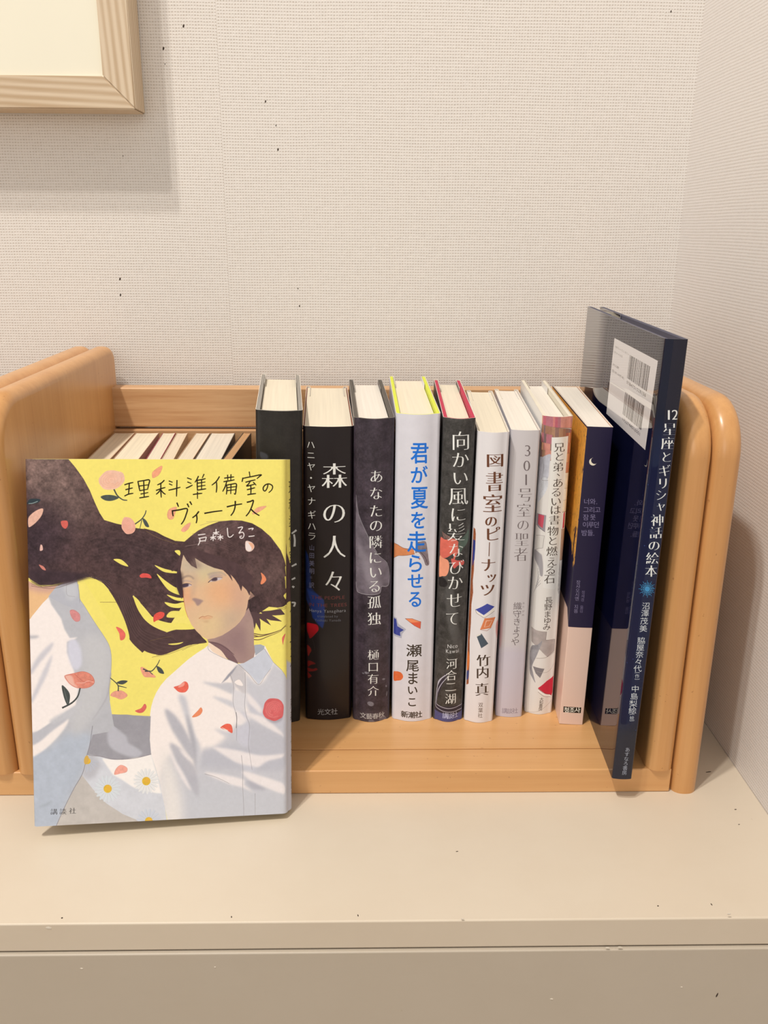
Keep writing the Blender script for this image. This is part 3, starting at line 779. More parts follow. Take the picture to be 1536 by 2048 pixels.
# ---- 7 pale lilac grey book
T, H = 16.8, 186.9
M, p = spine_print((90.9, 485.7, -3.86, .11), T, H, (202, 191, 186), seed=71)
p.poly([(985, 1310), (1060, 1310), (1060, 1450), (980, 1450)], (196, 184, 188), bl=20, a=.9)
p.poly([(990, 1230), (1003, 1235), (1000, 1290), (988, 1290)], (196, 120, 116), bl=10, a=.5)
G = (112, 98, 96)
for c, x, y, w, h in (('3', 1054.8, 900, 30, 33), ('0', 1053, 930, 30, 31), ('1', 1051.7, 958, 30, 33), ('号', 1049.8, 988, 32, 31), ('室', 1047.2, 1019, 31, 30), ('の', 1045.7, 1048, 27, 26), ('聖', 1043, 1077, 30, 30), ('者', 1041.3, 1107, 30, 30)):
    p.ch(c, x, y, w, h, col=G, thin=5, wide=1)
p.col_text('織守きょうや', [(1034.7, 1210.7), (1034, 1226.5), (1033.6, 1242), (1033.6, 1255), (1031.5, 1267.5), (1030, 1282)], 18, 16.5, col=(96, 82, 82), thin=1)
p.col_text('おりがみ', [(1047, 1205.5), (1046.5, 1213), (1046.3, 1222), (1045.8, 1229)], 5, 5, col=(130, 116, 116))
p.col_text('講談社', [(1009, 1420), (1019.6, 1420.3), (1030, 1420)], 12, 11.5, col=(138, 126, 136))
make_book(M, T, H, 135.5, 'pale lilac grey book with thin grey vertical title', p, 'lilac_print', hard=False, board=(228, 220, 216), b_=1.0, r=1.8, drop=.9, page=M_PAGE_WHITE, rough=.3, coat=.2)

# ---- 8 illustrated cream hardcover
T, H = 17.5, 194.1
M, p = spine_print((110.6, 489.6, -4.06, -.14), T, H, (222, 212, 200), seed=81)
a, b = Z(1020, 720, 3.84), Z(1020, 1100, 3.84 * .9998)
rg = random.Random(5)
def bricks(rows, cols):
    for (x0, x1, y0, y1, sl) in rows:
        x = x0
        while x < x1:
            w_ = rg.choice((14, 22, 30, 44))
            c = rg.choice(cols); xe = min(x1, x + w_)
            p.poly(a(x, y0 + (x - x0) * sl, xe, y0 + (xe - x0) * sl, xe - 3, y1 + (xe - x0) * sl, x - 3, y1 + (x - x0) * sl), c, smooth=False, tex=.08)
            x = xe
        p.stroke(a(x0, y1, x1, y1 + (x1 - x0) * sl), (110, 86, 76), .8)
RD = [(186, 96, 104), (204, 136, 118), (212, 158, 118), (176, 108, 114), (196, 118, 108)]
BN = [(140, 104, 92), (158, 112, 88), (128, 100, 96), (170, 126, 96)]
bricks([(190, 520, 400, 500, .09)], RD)
bricks([(190, 520, 492, 570, .14)], BN + RD[:2])
bricks([(190, 330, 556, 640, .12), (190, 322, 630, 700, .1), (190, 320, 690, 765, .02)], BN + RD)
bricks([(430, 520, 560, 640, .02), (430, 520, 640, 720, 0), (430, 520, 720, 790, 0), (425, 520, 790, 870, 0)], [(190, 120, 88), (178, 104, 82), (206, 150, 104), (164, 96, 80)])
bricks([(420, 520, 870, 990, 0), (410, 520, 990, 1080, 0), (400, 520, 1080, 1170, 0)], [(226, 206, 176), (220, 194, 164), (230, 214, 190)])
bricks([(380, 460, 1300, 1540, 0)], [(150, 112, 96), (176, 140, 116)])
p.poly(a(420, 1180, 445, 1165, 440, 1290, 410, 1300), (196, 60, 74), smooth=False)
p.poly(a(180, 770, 250, 745, 310, 720, 300, 800, 290, 900, 240, 960, 180, 980), (190, 186, 188), tex=.1, bl=1); p.poly(a(180, 960, 270, 900, 290, 960, 250, 1050, 200, 1090, 180, 1090), (206, 202, 200), tex=.1, bl=1)
p.stroke(a(250, 760, 260, 830, 240, 920, 290, 920), (140, 132, 132), .7)
p.poly(a(180, 1180, 276, 1188, 266, 1315, 180, 1265), (150, 140, 142), smooth=False); p.poly(a(205, 1185, 262, 1192, 250, 1290, 200, 1260), (196, 78, 92), smooth=False)
p.stroke(a(180, 1265, 266, 1315), (110, 100, 100), 1.0)
p.poly(a(180, 1350, 262, 1345, 250, 1440, 180, 1460), (214, 204, 192), smooth=False); p.poly(a(180, 1480, 240, 1490, 235, 1540, 180, 1540), (170, 160, 156), bl=2)
p.stroke(a(180, 1350, 262, 1345, 250, 1440, 180, 1460), (130, 120, 116), .7, smooth=False)
p.poly(b(160, 0, 240, 40, 250, 180, 230, 190, 215, 120, 160, 60), (160, 152, 150), bl=1)
for i in range(6): p.stroke(b(170 + i * 9, 330 - i * 12, 235 - i * 4, 250 - i * 22), (150, 142, 138), .6)
p.poly(b(355, 130, 400, 90, 400, 330, 370, 310, 375, 240, 352, 220), (178, 168, 160), tex=.2, texc=10, bl=1)
p.poly(a(318, 590, 450, 585, 425, 900, 400, 1200, 384, 1540, 262, 1540, 285, 1200, 306, 900), (228, 220, 206), smooth=False)
p.poly(b(262, 0, 384, 0, 372, 260, 340, 300, 250, 280), (226, 218, 206), smooth=False)
p.poly(b(150, 590, 200, 612, 278, 618, 272, 682, 358, 690, 352, 775, 282, 812, 230, 760, 158, 700), (172, 158, 150), smooth=False, tex=.08); p.stroke(b(278, 618, 272, 682, 358, 690, 352, 775, 282, 812), (118, 104, 98), .8, smooth=False)
p.poly(b(245, 690, 210, 720, 160, 742, 138, 800, 140, 880, 150, 940, 192, 1012, 178, 950, 170, 890, 205, 800), (150, 144, 144), tex=.15); p.poly(b(175, 890, 262, 902, 228, 972, 195, 940), (128, 120, 120), smooth=False)
p.stroke(b(200, 825, 280, 815, 352, 785), (150, 134, 124), .8); p.stroke(b(205, 925, 290, 930, 345, 880), (170, 156, 146), .7)
p.poly(b(212, 1050, 280, 1000, 360, 970, 360, 1100, 330, 1122, 270, 1095), (198, 42, 62), smooth=False); p.poly(b(214, 1062, 270, 1100, 328, 1122, 322, 1132, 262, 1115, 212, 1078), (236, 226, 214), smooth=False)
p.stroke(b(214, 1055, 270, 1096, 328, 1118), (120, 30, 40), .9); p.stroke(b(212, 1078, 262, 1116, 322, 1132), (120, 100, 92), .7)
p.stroke(b(130, 1245, 220, 1225, 330, 1160), (168, 154, 144), .7)
G = (78, 66, 58)
pts = [(1117.7, 893), (1118, 911.5), (1115.5, 932), (1123, 942), (1115, 964), (1111.7, 982.5), (1111, 1001), (1110, 1018), (1108, 1038), (1105.4, 1060), (1104.6, 1079.5), (1103, 1100.5), (1102.8, 1121), (1100.5, 1138), (1098.6, 1155.5)]
p.col_text('兄と弟、あるいは書物と燃える石', pts, 24, 20.5, col=G, thin=2, wide=1)
p.col_text('長野まゆみ', [(1096.8, 1198.4), (1095.7, 1212), (1094.3, 1226), (1094, 1239), (1092.7, 1251.5)], 17, 14.5, col=G)
p.col_text('大和書房', [(1082.5, 1395.6), (1080.2, 1415)], 8.5, 7.6, col=G)
make_book(M, T, H, 131.5, 'cream illustrated hardcover with painted brick shelves and a red book on its spine', p, 'brick_print', board=(228, 222, 206), page=M_PAGE_WHITE, b_=2.4, r=2.2, drop=4.0, inner=plain('speckled_jacket_back', (214, 204, 192)))

# ---- 9 navy and peach paperback with a moon
T, H = 14.6, 191.0
M, p = spine_print((128.7, 476.2, -4.8, .75), T, H, (38, 31, 56), seed=91, u0=-60)
lf = left_map(M, T)
sp = p.f
c7, c8, c9 = Z(1020, 720, 3.84), Z(1020, 1100, 3.84), Z(1080, 1000, 8.53)
p.poly([(-60, 0), (T + 15, 0), (T + 15, 67), (-1, 67), (-9, 76), (-60, 76)], (226, 190, 168), smooth=False, mm=True)
p.stroke([(T + 15, 67), (0, 67), (-9, 76), (-60, 76)], (180, 140, 120), .6, smooth=False, mm=True)
org = [(-60, 190), (-.2, 190), (-.2, 108), (-1.5, 106), (-2.5, 108), (-4, 104), (-5.5, 109), (-8, 112), (-10, 110), (-14, 116), (-20, 118), (-60, 120)]
p.poly(org, (222, 154, 64), smooth=False, mm=True, tex=.12, texc=30)
rg = random.Random(9)
for i in range(240):
    x = -rg.random() ** 1.3 * 55 - .3; zz = 104 + rg.random() ** 1.4 * 86
    s_ = rg.random() * (1.1 if zz < 130 else .55) + .15
    p.poly([(x, zz), (x + s_ * .5, zz + s_), (x - s_ * .1, zz + s_ * 2.2), (x - s_ * .6, zz + s_)], (44, 34, 48), mm=True)
for q in (((-4, 128), (-5.5, 121), (-6, 114), (-3.5, 108), (-8, 110), (-8.5, 120), (-7, 129)), ((-1, 166), (-2, 163), (-3, 164), (-1.5, 168))):
    p.poly(q, (40, 32, 52), mm=True)
q = c7(635, 780)[0]
moon = [(q[0] + 7.6 * math.cos(t), q[1] + 7.6 * math.sin(t)) for t in [R(x) for x in range(20, 271, 25)]] + [(q[0] + 3.6 + 7.2 * math.cos(t), q[1] - 2.6 + 7.0 * math.sin(t)) for t in [R(x) for x in range(235, 39, -25)]]
p.poly(moon, (236, 220, 190), smooth=False)
LV = (136, 124, 150)
for t_, x, y, w_ in (('너와', 1179.5, 1002.5, 12), ('그리고', 1184, 1019, 11.5), ('잠못', 1178.8, 1034, 14), ('이루던', 1182, 1048.8, 11), ('밤들', 1174.5, 1065, 12)):
    n = len(t_); wd = w_ * (n - 1)
    for i, c in enumerate(t_): p.ch(c, x - wd / 2 + i * w_, y, 13.5, 13, col=LV)
for x, y in ((1193, 1007), (1187, 1070)): p.ell((x, y), .7, .9, 0, LV)
p.col_text('장샤오시엔 지음', [(1156.7, 1164), (1151.8, 1221)], 9.5, 9, col=(140, 128, 150))
p.col_text('정세경 옮김', [(1166.5, 1184), (1162.5, 1221)], 8, 7.6, col=(120, 108, 132))
p.poly(c8(410, 1199, 546, 1207, 542, 1250, 408, 1243), (30, 28, 22), smooth=False)
for c, x in (('청', 436), ('조', 477), ('사', 518)):
    q = c8(x, 1225)[0]; p.ch(c, q[0], q[1], 12.5, 11.5, col=(236, 226, 206), grow=1)
make_book(M, T, H, 136, 'navy and peach paperback with a small crescent moon on its spine', p, 'moon_print', hard=False, board=(226, 190, 168), b_=.25, r=.5, drop=.4, page=M_PAGE_WHITE, u0=-60, flap=0, rough=.4, coat=0.0, flare=3.4)

# ---- 10 tall navy picture book with glossy film
T, H, D = 11.2, 246.6, 186.0
M, p = spine_print((144.9, 418.7, -2.3, .9), T, H, (14, 18, 34), res=10, seed=101, u0=-D)
sp = p.f; lf = left_map(M, T)
p.poly([(-D, 0), (-12, 0), (-12, H), (-D, H)], (24, 24, 40), smooth=False, mm=True, bl=20)
p.grain(.12, 60)
p.poly([(-3, 40), (T, 40), (T, 190), (-3, 190)], (15, 27, 60), mm=True, bl=40, a=.8)
p.poly([(-3, 0), (T + 3, 0), (T + 3, 30), (-3, 30)], (34, 34, 44), mm=True, bl=30, a=.9)
p.poly([(-3, 214), (T + 3, 214), (T + 3, H), (-3, H)], (26, 26, 40), mm=True, bl=30, a=.9)
rg = random.Random(3)
for i in range(60):
    x = -rg.random() * 60 + T; zz = 20 + rg.random() * 190; q = .12 + .2 * rg.random()
    p.poly([(x, zz), (x + q, zz + q), (x, zz + 2 * q), (x - q, zz + q)], (70, 90, 140), mm=True, a=.7)
p.f = sp
W2 = (222, 218, 206)
p.ch('1', 1336.5, 829, 33, 29, col=W2, thin=2, wide=2); p.ch('2', 1349.5, 829, 31, 29, col=W2, thin=2, wide=2)
for c, x, y, w, h in (('星', 1338.5, 857, 30, 28), ('座', 1335, 885, 30, 28), ('と', 1332, 912.5, 26, 25), ('ギ', 1328, 940, 27, 26), ('リ', 1325, 965, 26, 26), ('シ', 1321, 988.5, 25, 25), ('ャ', 1320.5, 1010, 24, 23), ('神', 1313.8, 1039, 28, 26), ('話', 1311, 1064, 28, 26), ('の', 1307.2, 1089.5, 26, 24), ('絵', 1304, 1115, 28, 26), ('本', 1301.5, 1140.5, 27, 26)):
    p.ch(c, x, y, w, h, col=W2, thin=4, wide=3)
q = (1294, 1177)
for i in range(24):
    t_ = 2 * math.pi * i / 24; r1 = 17 if i % 2 == 0 else 13
    p.stroke([(q[0] + 3 * math.cos(t_), q[1] + 3 * math.sin(t_)), (q[0] + r1 * math.cos(t_), q[1] + r1 * math.sin(t_))], (58, 136, 178), .7)
for rr in (4, 8, 12):
    for i in range(14):
        t_ = 2 * math.pi * i / 14 + rr; p.ell((q[0] + rr * math.cos(t_), q[1] + rr * math.sin(t_)), .8, .8, 0, (70, 150, 190), n=6)
p.ell(q, 3, 3, 0, (60, 130, 176))
G2 = (204, 202, 196)
p.col_text('沼澤茂美', [(1291.5, 1211), (1289.7, 1225.5), (1287.7, 1241), (1286, 1256)], 17, 15, col=G2)
p.col_text('脇屋奈々代', [(1282, 1280), (1280.3, 1294), (1278.7, 1308), (1276.5, 1322), (1274.7, 1336)], 17, 14.5, col=G2)
p.ch('作', 1273.8, 1351, 9.5, 9, col=G2); p.ch('絵', 1263.3, 1434.5, 9.5, 9, col=G2)
for y0, y1, x in ((1344, 1357.5, 1273.8), (1427.5, 1440.5, 1263.3)):
    p.stroke([(x - 4.5, y0 + 1.2), (x - 4.5, y0), (x + 4.5, y0), (x + 4.5, y0 + 1.2)], G2, .8, smooth=False); p.stroke([(x - 4.5, y1 - 1.2), (x - 4.5, y1), (x + 4.5, y1), (x + 4.5, y1 - 1.2)], G2, .8, smooth=False)
p.col_text('中島梨絵', [(1270, 1376.5), (1267.6, 1391.5), (1266, 1406), (1264.6, 1419.5)], 17, 14.5, col=G2)
p.col_text('あすなろ書房', [(1254.5, 1498), (1248.4, 1544)], 10.5, 9.5, col=(160, 160, 166))
# sticker with the price and the bar codes, printed on the back cover
L = lambda u, v: lf(u, v)
TLc, TRc, BRc, BLc = L(1228.7, 675.8), L(1315.4, 721.5), L(1290, 900), L(1212.3, 827)
def qm(a_, b_2):
    x = (TLc[0] * (1 - a_) + TRc[0] * a_) * (1 - b_2) + (BLc[0] * (1 - a_) + BRc[0] * a_) * b_2
    y = (TLc[1] * (1 - a_) + TRc[1] * a_) * (1 - b_2) + (BLc[1] * (1 - a_) + BRc[1] * a_) * b_2
    return (x, y)
p.poly([qm(0, 0), qm(1, 0), qm(1, 1), qm(0, 1)], (216, 204, 196), smooth=False, mm=True)
p.f = lambda u, v: qm(u, v)
def barcode(x0, x1, y0, y1, seed):
    rg = random.Random(seed); x = x0
    while x < x1:
        w_ = rg.choice((1, 1, 2, 3)) * .0055
        p.poly([(x, y0), (x + w_, y0), (x + w_, y1), (x, y1)], (64, 58, 56), smooth=False); x += w_ + rg.choice((1, 1, 2)) * .0055
barcode(.42, .87, .10, .38, 1); barcode(.42, .87, .55, .83, 2)
def lt(text, x0, x1, y, h, c):
    n = len(text); 
    for i, ch_ in enumerate(text):
        if ch_ != ' ': p.ch(ch_, x0 + (x1 - x0) * (i + .5) / n, y, (x1 - x0) / n * (1.7 if ord(ch_) < 0x2000 else 1.0), h, col=c)
DK = (74, 66, 62)
lt('9784751528136', .42, .87, .43, .055, DK); lt('1923744016001', .42, .87, .885, .055, DK)
lt('ISBN978-4-7515-2813-6', .03, .40, .10, .035, (130, 120, 114)); lt('C8744 ¥1600E', .03, .26, .17, .035, (130, 120, 114))
lt('あすなろ書房', .03, .20, .33, .035, DK); lt('定価(本体1600円+税)', .03, .36, .41, .035, DK)
make_book(M, T, H, D, 'tall navy picture book in clear glossy film with barcode sticker, leaning at the right end', p, 'picture_book_print', board=(70, 70, 92), b_=.5, r=1.2, drop=3.0, u0=-D, flap=60, rough=.5, coat=1.0, spec=0.0, coat_rough=.02, inner=plain('grey_film_turn_in', (150, 150, 160), .25), group='books standing in the rack')

# ---- the yellow book in front, its painted cover towards the room
T, H, D = 16.0, 195.2, 136.2
YAW, LEAN, ROLL = 6.8, 13.98, 1.72
Rf = Matrix.Rotation(R(YAW), 4, 'Z') @ Matrix.Rotation(R(-LEAN), 4, 'X') @ Matrix.Rotation(R(ROLL), 4, 'Y')
P0 = Vector((-0.1765, 0.3905, T / 1000 * math.sin(R(LEAN)) + D / 1000 * math.sin(R(ROLL))))
# builder frame: left face towards -y of Rf, spine at its right end
M = Matrix.Translation(P0) @ Rf @ Matrix.Translation((D / 1000, 0, 0)) @ Matrix.Rotation(R(90), 4, 'Z') @ Matrix.Translation((T / 2000, 0, 0))
p = Print(-D, T, H, 8.0, (245, 226, 116), left_map(M, T), 5)
p.mm_per_px = 0.256
A, B, C, Dz = Z(0, 880, 2.4), Z(330, 1040, 5.689), Z(40, 900, 5.12), Z(40, 1180, 5.12)
E_, F, Tt, A2 = Z(300, 1280, 5.12), Z(60, 1440, 5.12), Z(230, 910, 4.151), Z(0, 1250, 2.4)
p.grain(.015, 30)
HAIR, HAIRL, HAIRD = (84, 62, 60), (122, 98, 92), (62, 46, 48)
# girl on the right: long strands streaming left from the nape, behind neck
def strands(seq, col, w=.7, w2=.3):
    for q in seq: p.stroke(q, col, w, w2)
# hair mass
mass = A(100, 80, 325, 88, 362, 132, 400, 185, 430, 240, 455, 300, 478, 350, 500, 384, 560, 402, 610, 412, 660, 424, 700, 428, 745, 440, 790, 463, 840, 484, 885, 488, 915, 462, 950, 435, 1000, 410, 1050, 392, 1110, 385, 1160, 387, 1210, 400, 1255, 426, 1300, 466, 1340, 520, 1372, 566, 1398, 606, 1430, 620,
          1470, 690, 1460, 770, 1400, 798, 1350, 806, 1290, 800, 1200, 860, 1100, 800, 960, 760, 880, 790, 820, 880, 740, 860, 690, 800, 640, 745, 600, 800, 640, 900, 600, 870, 560, 790, 520, 715, 480, 670, 440, 655, 390, 655, 320, 672, 250, 695, 190, 695, 150, 670, 100, 640)
hm = p.poly(mass, HAIR, smooth=False, keep=True, tex=.10, texc=60)
p.poly(A(100, 80, 330, 80, 420, 230, 440, 330, 420, 420, 330, 400, 250, 330, 100, 280), (136, 112, 102), bl=55, a=.75, clip=hm, tex=.2)
p.poly(A(100, 300, 280, 340, 330, 470, 260, 620, 100, 620), (62, 48, 54), bl=50, a=.8, clip=hm, tex=.2)
p.poly(A(450, 430, 700, 460, 900, 560, 880, 700, 640, 640, 450, 560), (66, 50, 52), bl=40, a=.6, clip=hm, tex=.2)
p.poly(A(960, 420, 1100, 395, 1180, 400, 1100, 440, 1000, 520, 930, 510), (118, 94, 90), bl=22, a=.7, clip=hm)
p.poly(A(1200, 640, 1400, 560, 1430, 700, 1300, 720), (104, 82, 76), bl=40, a=.7, clip=hm, tex=.2)
p.poly(A(1150, 780, 1230, 760, 1260, 860, 1200, 900), (58, 44, 46), bl=30, a=.8, clip=hm)
s0 = fbm(p.H, p.W, 26, 77)[..., None]; s1 = fbm(p.H, p.W, 7, 78, 3)[..., None]
p.a = p.a * (1 + hm[..., None] * (.26 * s0 + .18 * s1))
# yellow gaps between strands
YE = (243, 225, 110)
# thin strand loops left
p.stroke(A(395, 655, 440, 700, 480, 742, 540, 758, 570, 766), HAIR, 7, 5); p.stroke(A(560, 740, 590, 800, 610, 880, 640, 950, 690, 1000), HAIR, 13, 17)
for i in range(7): p.stroke(A(430 + i * 6, 655 + i, 500 + i * 7, 690, 560 + i * 6, 760 + i * 2, 600 + i * 6, 850), (102, 82, 80) if i % 2 else HAIRD, 1.0, .4)
# lower big stream
st = Dz(920, -60, 1020, 130, 1045, 250, 1100, 365, 1150, 445, 1205, 545, 1275, 622, 1400, 660, 1536, 650) + E_(60, 152, 130, 152, 250, 110, 400, 52, 560, 30) + B(470, 1380, 420, 1330, 350, 1245, 230, 1232, 100, 1252, 0, 1285) + Dz(1500, 432, 1420, 400, 1330, 350, 1250, 270, 1200, 160, 1150, 60, 1100, -20)
sm = p.poly(st, HAIR, keep=True, tex=.15, texc=20)
for i in range(16):
    k_ = i / 15
    q = [(x + (k_ - .5) * dx, y + (k_ - .5) * dy) for (x, y), dx, dy in zip(Dz(1060, 60, 1130, 260, 1220, 440, 1400, 545, 1536, 570) + E_(300, 60, 560, 15), (20, 20, 16, 8, 6, 4, 2), (2, -6, -16, -34, -36, -16, -8))]
    p.stroke(q, (112, 90, 86) if i % 3 == 0 else HAIRD, 1.0, .5, clip=sm, a=.4)
p.poly(E_(185, 40, 280, 30, 340, 20, 300, 42, 230, 50), YE)
for q in ((0, 8, 120, -20, 220, -36), (20, 175, 200, 140, 400, 60, 430, 48), (330, 105, 420, 62, 560, 20)): p.stroke(E_(*q), (120, 96, 60), .6)
# loose pencil lines in hair
rg = random.Random(4)
for i in range(26):
    k_ = i / 25
    q = [(x, y + (k_ - .5) * dy) for (x, y), dy in zip(A(440, 560, 560, 545, 680, 580, 780, 640, 880, 740), (90, 120, 150, 190, 200))]
    p.stroke(q, (112, 90, 86) if i % 3 == 0 else HAIRD, .8, .4, a=.3, clip=hm)
for i in range(14):
    k_ = i / 13
    q = [(x, y + (k_ - .5) * dy) for (x, y), dy in zip(A(520, 440, 640, 460, 760, 500, 860, 515, 960, 495), (60, 50, 50, 34, 20))]
    p.stroke(q, (122, 100, 94) if i % 3 == 0 else HAIRD, .8, .4, a=.3, clip=hm)
for q in ((545, 572, 582, 574, 616, 606, 588, 600, 562, 586), (395, 658, 450, 664, 500, 696, 548, 760, 600, 870, 620, 960, 560, 930, 480, 800, 420, 700),
          (640, 752, 668, 772, 690, 812, 738, 852, 800, 876, 890, 880, 935, 905, 850, 910, 760, 898, 705, 868, 665, 820),
          (742, 600, 790, 618, 850, 632, 858, 640, 800, 636, 770, 624), (752, 642, 790, 672, 840, 706, 880, 716, 868, 744, 820, 728, 790, 700),
          (838, 532, 862, 530, 866, 556, 852, 548), (800, 742, 850, 756, 884, 758, 886, 772, 840, 768), (790, 778, 840, 786, 880, 778, 890, 792, 860, 806, 815, 800), (820, 822, 870, 820, 900, 812, 905, 830, 862, 850, 800, 850)):
    p.poly(A(*q), YE)
p.stroke(A(890, 510, 960, 495, 1020, 460, 1080, 420, 1140, 392), (140, 116, 108), 1.4, .5, a=.6); p.stroke(A(880, 498, 930, 500, 1000, 470, 1060, 425), (70, 52, 52), 1.0, a=.6)
# hair outlines
p.stroke(A(690, 425, 745, 440, 800, 470, 850, 490, 900, 492), (70, 50, 44), .7); p.stroke(A(700, 436, 760, 470, 850, 500), (150, 120, 70), .5)
for q in ((150, 680, 220, 706, 330, 682, 430, 655), (170, 690, 260, 702, 400, 660, 470, 668), (360, 672, 420, 655, 500, 680), (480, 778, 560, 778)): p.stroke(A(*q), (84, 62, 60), .6)
# tips of hair on the right, over yellow
tips = [(1200, 800, 1250, 815, 1400, 845, 1345, 870, 1270, 868, 1215, 845), (1190, 835, 1250, 850, 1312, 880, 1255, 872, 1200, 870), (1180, 840, 1235, 905, 1205, 880), (1195, 845, 1262, 912, 1225, 868)]
for q in (B(1080, 1040, 1200, 1030, 1310, 1010, 1400, 1075, 1250, 1085, 1120, 1080), B(1050, 1060, 1200, 1075, 1335, 1155, 1200, 1140, 1090, 1100), B(1030, 1060, 1130, 1090, 1205, 1200, 1120, 1150, 1060, 1110), B(990, 1040, 1060, 1060, 1085, 1160, 1085, 1262, 1040, 1180, 1010, 1110), B(960, 1040, 1050, 1060, 1040, 1140, 1018, 1250, 1000, 1160), B(955, 1040, 1010, 1080, 990, 1160, 948, 1236, 975, 1160, 960, 1100), B(940, 900, 960, 960, 950, 1030, 898, 1082, 935, 1020, 940, 960)):
    p.poly(q, (88, 66, 66), smooth=False)
for q in (B(1395, 648, 1450, 655, 1450, 760, 1420, 780, 1412, 700), B(1370, 860, 1450, 830, 1440, 880, 1425, 905), B(1275, 1000, 1360, 985, 1450, 965, 1460, 1010, 1380, 1015), B(1412, 530, 1460, 545, 1450, 650, 1425, 600)):
    p.poly(q, YE)
for q in ((1280, 1005, 1350, 1000, 1450, 985), (1320, 1015, 1400, 1012, 1450, 1000), (1395, 650, 1420, 780), (1440, 560, 1452, 640, 1446, 740)): p.stroke(B(*q), (94, 72, 60), .7)
# wisp to the right of the neck
for q in ((1005, 1290, 1100, 1305, 1200, 1290, 1320, 1250, 1400, 1215, 1445, 1215), (1005, 1330, 1100, 1320, 1180, 1300, 1290, 1262, 1380, 1215, 1445, 1195), (1005, 1360, 1080, 1360, 1180, 1320, 1260, 1290, 1340, 1250), (1010, 1310, 1080, 1325, 1150, 1310)):
    p.stroke(B(*q), (112, 84, 62), 2.0, .7)
# neck
nk = B(480, 1350, 560, 1330, 900, 1060, 950, 1000, 1000, 1130, 1010, 1200, 1010, 1420, 1040, 1500, 1020, 1580, 930, 1640, 800, 1620, 640, 1536, 500, 1420)
nm = p.poly(nk, (172, 140, 130), smooth=False, keep=True, tex=.04)
p.poly(B(600, 1350, 860, 1200, 1000, 1300, 980, 1560, 760, 1500), (148, 118, 116), bl=24, a=.75, clip=nm)
p.poly(B(940, 1150, 1010, 1200, 1005, 1500, 960, 1560, 930, 1350), (190, 160, 140), bl=14, a=.6, clip=nm)
p.poly(E_(598, 20, 640, 30, 740, 110, 800, 215, 700, 190, 610, 130, 590, 70), (244, 214, 186), smooth=False)
p.poly(E_(600, 15, 700, 30, 790, 80, 850, 150, 900, 240, 830, 215, 790, 190, 730, 110, 660, 60), (128, 98, 98), smooth=True, tex=.06)
p.stroke(E_(600, 22, 700, 40, 800, 100, 860, 150), (92, 68, 70), .8)
# face
fc = B(205, 395, 185, 470, 176, 560, 186, 660, 196, 750, 205, 830, 214, 930, 234, 1025, 262, 1110, 300, 1190, 355, 1262, 420, 1325, 482, 1357, 560, 1345, 650, 1312, 730, 1262, 800, 1210, 850, 1160, 905, 1080, 935, 990, 945, 912, 975, 895, 1020, 865, 985, 830, 940, 780, 880, 745, 800, 600, 600, 440, 400, 380)
fm_ = p.poly(fc, (226, 186, 146), smooth=False, keep=True)
p.poly(B(180, 400, 500, 480, 650, 600, 500, 620, 350, 600, 180, 640), (196, 178, 154), bl=20, a=.9, clip=fm_)
p.poly(B(380, 560, 560, 560, 640, 600, 500, 680, 440, 760, 380, 640), (214, 196, 150), bl=14, a=.8, clip=fm_)
p.poly(B(480, 700, 700, 660, 860, 720, 840, 860, 700, 980, 560, 960, 470, 850), (234, 172, 124), bl=26, a=.7, clip=fm_)
p.poly(B(190, 780, 300, 760, 330, 880, 280, 980, 215, 960), (232, 166, 122), bl=14, a=.7, clip=fm_)
p.poly(B(700, 640, 860, 740, 950, 860, 940, 1000, 880, 1100, 780, 1000, 760, 820), (206, 160, 136), bl=24, a=.8, clip=fm_)
p.poly(B(620, 1100, 760, 1020, 900, 1060, 860, 1180, 700, 1290, 560, 1350, 600, 1220), (196, 168, 142), bl=22, a=.8, clip=fm_)
p.poly(B(380, 1120, 640, 1100, 640, 1250, 480, 1350, 380, 1280), (226, 196, 146), bl=20, a=.8, clip=fm_)
p.poly(B(320, 620, 360, 640, 350, 760, 320, 880, 290, 880, 310, 760), (190, 164, 140), bl=7, a=.6, clip=fm_)
p.stroke(B(204, 800, 212, 900, 232, 1020, 262, 1110), (196, 96, 60), 1.0, .5)
# brows, eyes
p.stroke(B(185, 672, 240, 640, 290, 640, 325, 668), (150, 128, 114), 4, 2.5, bl=2, a=.8)
p.stroke(B(490, 620, 560, 600, 640, 600, 690, 630), (176, 156, 138), 4, 3, bl=2, a=.8)
p.poly(B(190, 742, 240, 722, 300, 732, 296, 748, 240, 764, 195, 765), (206, 188, 186), bl=1)
p.poly(B(196, 735, 240, 722, 268, 728, 262, 752, 230, 764, 196, 764), (78, 62, 74), bl=1)
p.stroke(B(185, 745, 215, 728, 262, 722, 302, 738), (62, 48, 58), 1.3, .7); p.stroke(B(190, 700, 240, 690, 300, 705), (170, 150, 150), 3, bl=2, a=.6)
p.poly(B(500, 700, 545, 668, 600, 652, 650, 660, 620, 682, 560, 696), (208, 192, 190), bl=1)
p.poly(B(528, 690, 545, 660, 580, 652, 596, 670, 580, 692), (84, 66, 74), bl=1)
p.stroke(B(492, 710, 520, 684, 560, 660, 600, 652, 652, 656), (76, 58, 64), 1.5, .5); p.poly(B(500, 640, 560, 615, 640, 625, 660, 650, 580, 640, 520, 668), (160, 140, 146), bl=4, a=.7)
